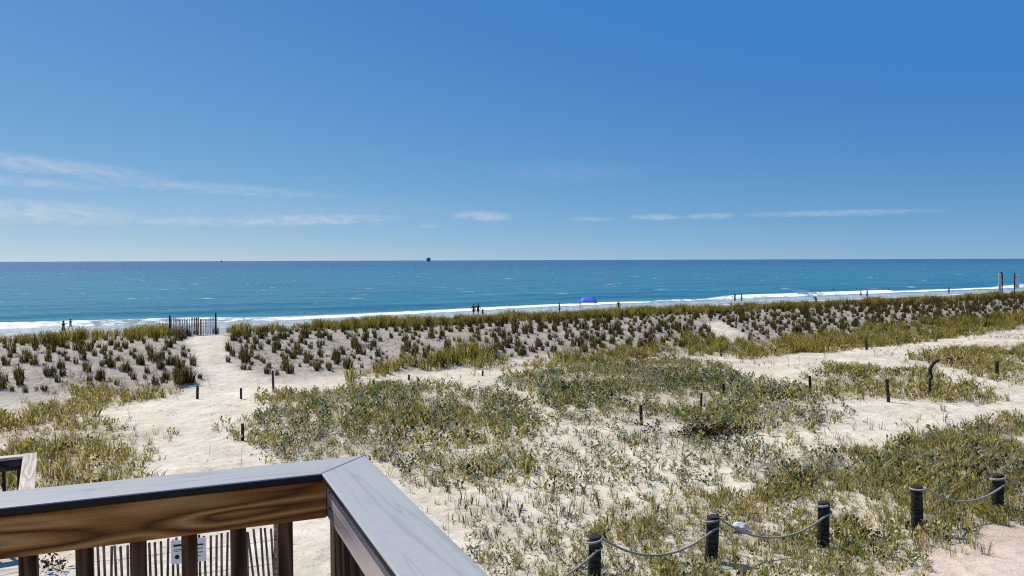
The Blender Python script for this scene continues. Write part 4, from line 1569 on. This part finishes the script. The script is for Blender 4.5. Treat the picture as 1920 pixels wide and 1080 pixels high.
def leafy(n, h, spread, leaf, rs, stems=3):
    """A small leafy plant: upright leaf blades spread through a little dome."""
    a = rs.rand(n) * 2 * np.pi
    r = spread * np.sqrt(rs.rand(n))
    zz = h * (0.15 + 0.85 * rs.rand(n)) * np.sqrt(np.clip(1 - (r / (spread * 1.25)) ** 2, 0.05, 1))
    c = np.stack([r * np.cos(a), r * np.sin(a), zz], 1)
    d = np.stack([np.cos(a) * 0.6, np.sin(a) * 0.6, 0.35 + 0.9 * rs.rand(n)], 1) + rs.randn(n, 3) * 0.45
    d /= np.linalg.norm(d, axis=1)[:, None]
    q = rs.randn(n, 3); s = np.cross(d, q); s /= np.linalg.norm(s, axis=1)[:, None]
    L = (leaf * (0.7 + 0.7 * rs.rand(n)))[:, None]; W = L * 0.42
    V = np.zeros((n, 4, 3))
    V[:, 0] = c - d * L * 0.5; V[:, 1] = c + s * W * 0.5; V[:, 2] = c + d * L * 0.5; V[:, 3] = c - s * W * 0.5
    base = (np.arange(n) * 4)[:, None]
    T = np.concatenate([base + [0, 1, 2], base + [0, 2, 3]], 0)
    V = V.reshape(-1, 3); lid = np.repeat(np.arange(n), 4)
    # stems
    sv, stt, sl = blades(stems, h * 0.9, spread * 0.3, 0.4, 0.014, rs)
    return np.concatenate([V, sv]), np.concatenate([T, stt + len(V)]), np.concatenate([lid, sl + n])


def palette(cols, weights):
    c = np.array(cols); w = np.array(weights, float); w /= w.sum()
    return c, w


PAL = {
    'olive': palette([(0.308, 0.259, 0.050), (0.396, 0.330, 0.078), (0.176, 0.160, 0.030), (0.517, 0.429, 0.160), (0.638, 0.539, 0.264), (0.066, 0.044, 0.013)], [4, 4, 2.2, 3, 2.2, 1.8]),
    'grey': palette([(.215, .230, .118), (.31, .315, .19), (.42, .41, .29), (.085, .092, .036), (.56, .50, .37), (.045, .030, .016)], [3.6, 4, 3.4, 2.2, 2.6, 2.2]),
    'green': palette([(0.167, 0.209, 0.044), (0.238, 0.275, 0.064), (0.335, 0.352, 0.112), (0.076, 0.090, 0.020), (0.497, 0.429, 0.192)], [4, 3, 2.4, 2, 1.4]),
    'lime': palette([(0.226, 0.268, 0.036), (0.304, 0.336, 0.059), (0.168, 0.210, 0.027), (0.357, 0.357, 0.099)], [3, 3, 2, 1]),
    'dry': palette([(0.580, 0.490, 0.322), (0.450, 0.360, 0.212), (0.300, 0.220, 0.120), (0.230, 0.195, 0.074)], [3, 3, 1.6, 1.6]),
    'tuft': palette([(.075, .062, .017), (.145, .120, .030), (.25, .205, .054), (.032, .021, .011), (.10, .066, .032)], [3.2, 3, 2.0, 3, 1]),
    'crest': palette([(0.302, 0.254, 0.044), (0.378, 0.313, 0.064), (0.205, 0.178, 0.034), (0.464, 0.367, 0.119), (0.097, 0.073, 0.020)], [4, 3, 3, 1.5, 1]),
    'dead': palette([(.040, .022, .015), (.070, .040, .028), (.025, .015, .011), (.16, .10, .065)], [4, 3, 3, 1]),
}


def colours(pal, lid, rs, tone=1.0):
    c, w = PAL[pal]
    n = int(lid.max()) + 1
    pick = rs.choice(len(c), n, p=w)
    col = c[pick] * (0.8 + 0.4 * rs.rand(n, 1)) * tone
    return col[lid]


class Scatter:
    """Collects copies of templates into one joined mesh (for masses nobody could count)."""
    def __init__(self):
        self.V, self.T, self.C, self.n = [], [], [], 0

    def add(self, templates, xy, scale, rs, tilt=0.12, sink=0.0):
        if len(xy) == 0: return
        z = height(xy[:, 0], xy[:, 1]) - sink
        pick = rs.randint(0, len(templates), len(xy))
        for k, (V, T, C) in enumerate(templates):
            m = pick == k
            cnt = int(m.sum())
            if not cnt: continue
            a = rs.rand(cnt) * 2 * np.pi
            ca, sa = np.cos(a)[:, None], np.sin(a)[:, None]
            s = scale[m][:, None]
            tx, ty = rs.randn(cnt)[:, None] * tilt, rs.randn(cnt)[:, None] * tilt
            X = (V[None, :, 0] * ca - V[None, :, 1] * sa) * s; Y = (V[None, :, 0] * sa + V[None, :, 1] * ca) * s; Z = V[None, :, 2] * s
            X = X + tx * Z + xy[m][:, 0][:, None]; Y = Y + ty * Z + xy[m][:, 1][:, None]; Z = Z + z[m][:, None]
            W = np.stack([X, Y, Z], 2).reshape(-1, 3)
            off = (np.arange(cnt) * len(V))[:, None, None]
            tone = (0.78 + 0.44 * rs.rand(cnt))[:, None, None]
            self.V.append(W.astype(np.float32)); self.T.append((T[None] + off + self.n).reshape(-1, 3)); self.C.append((C[None] * tone).reshape(-1, 3).astype(np.float32))
            self.n += len(W)

    def build(self, name, label, cat=None, kind='stuff', group=None):
        V = np.concatenate(self.V); T = np.concatenate(self.T); C = np.concatenate(self.C)
        o = link(name, mesh_arrays(name, V, T, M_LEAF, C))
        tag(o, label, cat, group, kind)
        global TRIS
        TRIS += len(T)
        return o


TRIS = 0


def templates(kind, count, pal, rs, **kw):
    out = []
    for _ in range(count):
        V, T, lid = blades(rs=rs, **kw) if kind == 'blades' else leafy(rs=rs, **kw)
        out.append((V, T, colours(pal, lid, rs)))
    return out


TP = {
    'olive': templates('blades', 10, 'olive', RS, n=16, h=0.42, spread=0.11, lean=0.55, width=0.022),
    'oliveleaf': templates('leafy', 8, 'olive', RS, n=20, h=0.34, spread=0.17, leaf=0.112),
    'greyleaf': templates('leafy', 10, 'grey', RS, n=20, h=0.36, spread=0.17, leaf=0.108),
    'greenleaf': templates('leafy', 6, 'green', RS, n=20, h=0.40, spread=0.16, leaf=0.108),
    'limeleaf': templates('leafy', 4, 'lime', RS, n=24, h=0.42, spread=0.17, leaf=0.10),
    'dry': templates('blades', 8, 'dry', RS, n=9, h=0.38, spread=0.08, lean=0.45, width=0.014),
    'weed': templates('leafy', 8, 'grey', RS, n=8, h=0.18, spread=0.08, leaf=0.085, stems=2),
    'sprig': templates('blades', 8, 'green', RS, n=5, h=0.26, spread=0.04, lean=0.4, width=0.017),
    'stubble': templates('blades', 8, 'dead', RS, n=7, h=0.30, spread=0.10, lean=0.5, width=0.016),
    'oat': templates('blades', 6, 'dry', RS, n=3, h=1.05, spread=0.05, lean=0.22, width=0.012, droop=0.5),
    'crest': templates('blades', 10, 'crest', RS, n=22, h=0.80, spread=0.16, lean=0.36, width=0.028),
    'tuft': templates('blades', 8, 'tuft', RS, n=84, h=1.18, spread=0.20, lean=0.30, width=0.025, upright=0.68),
    'tuftdark': templates('blades', 4, 'dead', RS, n=20, h=0.30, spread=0.15, lean=0.5, width=0.03),
    'dead': templates('leafy', 6, 'dead', RS, n=30, h=0.38, spread=0.22, leaf=0.10),
}


def scatter_pts(poly, per_m2, rs, clump=0.0, cs=0.5, seed=0, edge=0.55):
    P = np.array(poly)
    lo, hi = P.min(0) - 0.6, P.max(0) + 0.6
    n = int((hi - lo).prod() * per_m2)
    if n == 0: return np.zeros((0, 2))
    xy = lo + rs.rand(n, 2) * (hi - lo)
    m = blur_mask(xy[:, 0], xy[:, 1], poly, edge)
    if clump:
        f = fbm(xy[:, 0] + seed * 13.7, xy[:, 1] + seed * 7.1, cs, 3)
        m = m * np.clip(0.5 + clump * f, 0.0, 1.0)
    return xy[rs.rand(n) < m]


def cover(name, label, poly, mix, rs, smin=0.7, smax=1.25, hill=None):
    S = Scatter()
    for i, (tp, dens, clump, cs) in enumerate(mix):
        xy = scatter_pts(poly, dens, rs, clump, cs, seed=i + len(name))
        grow = np.clip(0.95 + 0.75 * fbm(xy[:, 0] + 50, xy[:, 1], 0.42, 3), 0.5, 1.6)
        S.add(TP[tp], xy, (smin + (smax - smin) * rs.rand(len(xy)) ** 1.5) * grow, rs)
    return S.build(name, label)


def build_cover():
    rs = np.random.RandomState(5)
    cover('grass_cover', 'dense olive yellow grass left of the sand path', PATCH['left'],
          [('stubble', 3.2, 1.3, 0.7), ('olive', 14.6, 0.8, 0.5), ('oliveleaf', 7.91, 1.1, 0.6), ('dry', 3.66, 1.0, 0.7), ('dead', 0.35, 1.4, 0.8), ('oat', 0.305, 0, 1)], rs)
    cover('scrub_cover', 'grey green dune scrub right of the sand path', PATCH['mid'],
          [('stubble', 3.2, 1.3, 0.7), ('greyleaf', 12.3, 1.1, 0.55), ('oliveleaf', 7.91, 1.2, 0.35), ('greenleaf', 3.51, 1.6, 0.3), ('olive', 5.49, 1.2, 0.4), ('dry', 6.1, 1.0, 0.7), ('dead', 0.61, 1.6, 0.5), ('oat', 0.244, 0, 1)], rs)
    cover('scrub_cover', 'large grey green scrub patch in the centre right of the dunes', PATCH['centre'],
          [('stubble', 3.2, 1.3, 0.7), ('greyleaf', 12.3, 1.0, 0.5), ('greenleaf', 7.03, 1.2, 0.35), ('oliveleaf', 6.15, 1.2, 0.4), ('olive', 3.66, 1.2, 0.4), ('dead', 1.1, 1.6, 0.5), ('dry', 2.44, 1.0, 0.7), ('oat', 0.244, 0, 1)], rs)
    cover('grass_cover', 'band of olive grass along the foot of the planted dune', PATCH['foot'],
          [('stubble', 3.2, 1.3, 0.7), ('crest', 3.9, 1.7, 0.45), ('oliveleaf', 5.62, 1.7, 0.5), ('olive', 5.86, 1.7, 0.4), ('dead', 0.61, 1.4, 0.5)], rs)
    cover('grass_cover', 'olive grass patch around the bent driftwood limb at right', PATCH['right'],
          [('stubble', 3.2, 1.3, 0.7), ('olive', 11.9, 1.0, 0.45), ('oliveleaf', 9.66, 1.0, 0.45), ('greenleaf', 1.32, 1.4, 0.5), ('dead', 1.1, 1.4, 0.6)], rs)
    cover('grass_cover', 'olive grass patch on the far right edge above the rope posts', PATCH['upper'],
          [('stubble', 3.2, 1.3, 0.7), ('olive', 11.9, 1.0, 0.45), ('oliveleaf', 9.66, 1.0, 0.45), ('dead', 0.35, 1.4, 0.6)], rs)
    cover('grass_cover', 'yellow green weeds around the rope barrier in the foreground', PATCH['fore'],
          [('stubble', 3.2, 1.3, 0.7), ('oliveleaf', 21.1, 0.9, 0.5), ('olive', 23.8, 0.8, 0.5), ('greyleaf', 11.4, 1.1, 0.35), ('limeleaf', 5.55, 1.5, 0.5), ('dry', 19.5, 0.8, 0.7), ('sprig', 17.6, 0.8, 0.8), ('dead', 0.732, 1.5, 0.6)], rs, 0.55, 1.0)
    cover('weed_cover', 'pale green weeds beside the deck railing in the foreground', PATCH['near'],
          [('stubble', 3.2, 1.3, 0.7), ('greyleaf', 13.3, 1.0, 0.5), ('olive', 8.23, 1.0, 0.5), ('sprig', 19.5, 0.9, 0.8), ('dry', 7.32, 0.9, 0.8), ('oliveleaf', 1.76, 1.4, 0.5)], rs, 0.5, 1.0)
    cover('grass_cover', 'thin grass fringe at the dune foot left of the path', PATCH['edge'],
          [('stubble', 3.2, 1.3, 0.7), ('olive', 3.66, 1.4, 0.5), ('dry', 4.88, 1.2, 0.6), ('dead', 0.732, 1.5, 0.6), ('oliveleaf', 1.76, 1.4, 0.5)], rs)
    # sparse weeds over the open sand in the middle foreground
    S = Scatter()
    sp = world_poly([(760, 905), (880, 940), (1000, 870), (1005, 800), (1160, 805), (1380, 835), (1560, 815), (1640, 830), (1540, 845), (1520, 890), (1330, 940), (1180, 965), (1090, 1010), (860, 1025), (790, 960)])
    for tp, dens, cl, cs in (('stubble', 3.5, 1.8, 0.5), ('weed', 10, 2.0, 0.4), ('sprig', 10, 2.0, 0.4), ('dry', 5, 2.0, 0.4), ('greyleaf', 4.5, 2.6, 0.33), ('oliveleaf', 0.5, 1.8, 0.4), ('dead', 0.15, 1.8, 0.5)):
        xy = scatter_pts(sp, dens, rs, cl, cs, seed=40 + len(tp))
        S.add(TP[tp], xy, 0.55 + 0.6 * rs.rand(len(xy)), rs)
    S.build('weed_cover', 'sparse small weeds dotting the pale sand in the middle foreground')
    # a scatter of dry wisps and seedlings over the rest of the dune hollow
    S = Scatter()
    n = 16000
    u = -32 + 95 * rs.rand(n); v = 4 + 32 * rs.rand(n)
    x, y = xy_of(u, v)
    xy = np.stack([x, y], 1)
    keep = (rs.rand(n) < np.clip(0.12 + 0.7 * fbm(x, y, 0.3, 3), 0, 1)) & (blur_mask(x, y, PATH, 0.4) < 0.3) & (blur_mask(x, y, FILL, 0.3) < 0.3)
    xy = xy[keep]
    S.add(TP['weed'] + TP['dry'] + TP['sprig'], xy, 0.5 + 0.6 * rs.rand(len(xy)), rs)
    n = 160
    u = -30 + 80 * rs.rand(n); v = 12 + 24 * rs.rand(n)
    x, y = xy_of(u, v)
    S.add(TP['oat'], np.stack([x, y], 1), 0.6 + 0.4 * rs.rand(n), rs)
    S.build('weed_cover', 'scattered dry wisps on the sand of the dune hollow')
    # grass all along the crest of the dune
    S = Scatter()
    n = 7200
    u = np.concatenate([-36 + 140 * rs.rand(n), 100 + 160 * rs.rand(1800)])
    v = V_CREST + 0.9 + 1.5 * rs.randn(len(u)) * 0.8
    x, y = xy_of(u, v)
    keep = (rs.rand(len(u)) < np.clip(0.62 + 0.75 * fbm(u, v, 0.35, 3), 0.12, 1)) & (blur_mask(x, y, world_poly([(340, 640), (352, 625), (420, 622), (428, 640)]), 0.25) < 0.3)
    xy = np.stack([x, y], 1)[keep]
    S.add(TP['crest'], xy, (0.55 + 0.55 * rs.rand(len(xy))) * (0.85 + 0.5 * np.clip(fbm(xy[:, 0], xy[:, 1], 0.5, 2), -0.5, 1)), rs)
    S.build('crest_grass', 'yellow green beach grass fringe along the crest of the dune')


build_cover()


def tuft_mesh(kind, k):
    V, T, C = TP[kind][k]
    return mesh_arrays('grass_tuft', V, T, M_LEAF, C)


def plant_thing(name, px, py, size, kind, label, cat='plant', sx=1.0, k=0, group=None, heap=1, spread=0.25):
    """One plant, heaped from a few clumps so that it has its own outline."""
    g = ground(px, py)
    rs = np.random.RandomState(int(px))
    Vs, Ts, Cs, n = [], [], [], 0
    for h in range(heap):
        V, T, C = TP[kind][(k + h) % len(TP[kind])]
        off = np.array([rs.randn() * spread * sx, rs.randn() * spread * 0.6, 0.0]) if h else np.zeros(3)
        sc = size * (1 if h == 0 else 0.6 + 0.4 * rs.rand())
        a = rs.rand() * 6.28
        W = np.stack([(V[:, 0] * math.cos(a) - V[:, 1] * math.sin(a)) * sx, V[:, 0] * math.sin(a) + V[:, 1] * math.cos(a), V[:, 2]], 1) * sc + off
        Vs.append(W); Ts.append(T + n); Cs.append(C * (0.85 + 0.3 * rs.rand())); n += len(W)
    o = link(name, mesh_arrays(name, np.concatenate(Vs), np.concatenate(Ts), M_LEAF, np.concatenate(Cs)), None, Matrix.Translation(g))
    tag(o, label, cat, group)
    global TRIS
    TRIS += sum(len(t) for t in Ts)
    return o


def tuft_place(x, y):
    az = math.degrees(math.atan2(x, y)); v = uv_of(x, y)[1]
    band = 'near the dune crest' if v > 44.6 else ('low on the dune face' if v < 40.2 else 'halfway up the dune face')
    if az < -21.2: p = 'left of the sand path'
    elif az < -9.5: p = 'between path and photo centre'
    elif az < 3.0: p = 'around the photo centre'
    elif az < 14.0: p = 'left of the bare sand slide'
    else: p = 'right of the bare sand slide'
    return p, band


def build_tufts():
    rs = np.random.RandomState(21)
    meshes = [tuft_mesh('tuft', k) for k in range(8)]
    pts = []
    # rows planted along the dune face
    v = 36.6
    row = 0
    while v < V_CREST + 0.4:
        u = -34.0 + (0.7 if row % 2 else 0)
        while u < 120:
            uu = u + rs.randn() * 0.24; vv = v + rs.randn() * 0.20
            x, y = xy_of(uu, vv)
            pts.append((x, y))
            u += 0.75
        v += 0.77
        row += 1
    P = np.array(pts)
    keep = (blur_mask(P[:, 0], P[:, 1], PATH, 0.15) < 0.15) & (blur_mask(P[:, 0], P[:, 1], BARE, 0.2) < 0.25) & (rs.rand(len(P)) > 0.13 - 0.18 * fbm(P[:, 0], P[:, 1], 0.16, 2))
    P = P[keep]
    # drop those clear of the view
    ang = np.degrees(np.arctan2(P[:, 0], P[:, 1]))
    P = P[(np.abs(ang) < 36.5)]
    dist = np.hypot(P[:, 0], P[:, 1])
    size = 0.40 + 0.60 * rs.rand(len(P)) ** 1.8 + 0.18 * np.clip(fbm(P[:, 0], P[:, 1], 0.3, 2), -0.4, 1)
    inview = np.abs(np.degrees(np.arctan2(P[:, 0], P[:, 1]))) < 32.3
    score = np.where(inview, size / dist, 0)
    order = np.argsort(-score)
    Z = height(P[:, 0], P[:, 1])
    for r, i in enumerate(order[:290]):
        s = size[i]
        M = Matrix.Translation((P[i, 0], P[i, 1], Z[i])) @ Matrix.Rotation(rs.rand() * 6.28, 4, 'Z') @ Matrix.Diagonal((s * (0.8 + 0.4 * rs.rand()), s * (0.8 + 0.4 * rs.rand()), s * (0.85 + 0.4 * rs.rand()), 1))
        o = link('grass_tuft', meshes[rs.randint(8)], None, M)
        place, band = tuft_place(P[i, 0], P[i, 1])
        big = 'large' if s > 0.85 else ('small' if s < 0.58 else 'mid-sized')
        tag(o, '%s dark beach grass tuft %s, %s' % (big, band, place), 'grass tuft', '%s tufts %s %s' % (big, band, place))
    rest = order[290:]
    S = Scatter()
    S.add(TP['tuft'], P[rest], size[rest], rs)
    S.build('grass_tufts', 'more distant planted grass tufts on the grey dune face')
    # low dead bits and seedlings between the tufts
    S = Scatter()
    n = 9000
    u = -34 + 130 * rs.rand(n); v = 35.5 + (V_CREST - 35.5) * rs.rand(n)
    x, y = xy_of(u, v)
    k = (blur_mask(x, y, PATH, 0.15) < 0.2) & (blur_mask(x, y, BARE, 0.2) < 0.3) & (rs.rand(n) < np.clip(0.35 + 0.6 * fbm(x, y, 0.3, 3), 0.05, 1))
    xy = np.stack([x, y], 1)[k]
    S.add(TP['tuftdark'] + TP['dry'] + TP['weed'], xy, 0.35 + 0.5 * rs.rand(len(xy)), rs)
    S.build('dead_grass', 'dead stubble between the planted tufts of the dune face')


build_tufts()


def build_litter():
    rs = np.random.RandomState(33)
    n = 5200
    u = -32 + 95 * rs.rand(n); v = 4 + 32 * rs.rand(n)
    x, y = xy_of(u, v)
    keep = rs.rand(n) < np.clip(0.45 + 0.8 * fbm(x, y, 0.25, 3), 0.04, 1)
    xy = np.stack([x, y], 1)[keep]
    T = []
    for k in range(8):
        V, F, lid = blades(3, 0.05, 0.09, 3.0, 0.022, rs, droop=0.1)
        V[:, 2] = np.abs(V[:, 2]) * 0.5
        T.append((V, F, colours('dead' if k % 2 else 'dry', lid, rs)))
    S = Scatter()
    S.add(T, xy, 0.5 + 0.9 * rs.rand(len(xy)), rs, tilt=0.0)
    S.build('sand_litter', 'twigs and straw bits strewn over the sand of the dune hollow')


build_litter()


def build_single_plants():
    plant_thing('grass_clump', 352, 716, 1.25, 'tuft', 'big olive grass clump at the left edge of the sand path', 'grass clump', 1.2, 1, heap=4, spread=0.3)
    plant_thing('grass_tuft', 428, 678, 0.55, 'tuft', 'small lone dark tuft on bare sand right of the path', 'grass tuft', 1.0, 3)
    plant_thing('shrub', 1041, 634, 1.0, 'dead', 'dark rounded shrub on the grey dune face below the blue shelter', 'shrub', 0.9, 0, heap=4, spread=0.12)
    plant_thing('shrub', 691, 652, 1.1, 'dead', 'dark spiky shrub alone on the grey dune face', 'shrub', 1.3, 1, heap=3, spread=0.15)
    plant_thing('dead_bush', 1335, 822, 1.25, 'dead', 'dark brown dead bush at the lower edge of the central scrub', 'bush', 1.5, 2, heap=14, spread=0.45)
    plant_thing('dead_bush', 1388, 812, 0.95, 'dead', 'smaller dark dead bush right of the brown one', 'bush', 1.2, 4, heap=5, spread=0.22)
    plant_thing('shrub', 1352, 730, 1.0, 'limeleaf', 'bright lime green shrub inside the central scrub', 'shrub', 1.0, 0, heap=4, spread=0.15)
    plant_thing('shrub', 650, 690, 1.1, 'tuft', 'grass clump rising behind a thin stake at the dune foot', 'shrub', 0.8, 5, heap=2, spread=0.1)
    plant_thing('shrub', 108, 1068, 0.8, 'dead', 'small dark bush on sand seen under the deck rail', 'bush', 1.3, 3, heap=3, spread=0.15)
    plant_thing('shrub', 1558, 852, 0.9, 'dead', 'dark little bush where the right grass begins', 'bush', 1.2, 5, heap=3, spread=0.15)
    plant_thing('grass_clump', 1605, 852, 0.9, 'olive', 'olive grass clump beside the dark little bush at right', 'grass clump', 1.2, 5, heap=8, spread=0.22)
    plant_thing('shrub', 1748, 1004, 0.75, 'dead', 'dark low bush at the foot of the rope post by the track', 'bush', 1.6, 1, heap=4, spread=0.2)
    plant_thing('shrub', 1828, 900, 0.8, 'dead', 'dark bush in the grass behind the right hand rope', 'bush', 1.5, 2, heap=4, spread=0.18)


build_single_plants()
print('plant triangles', TRIS)
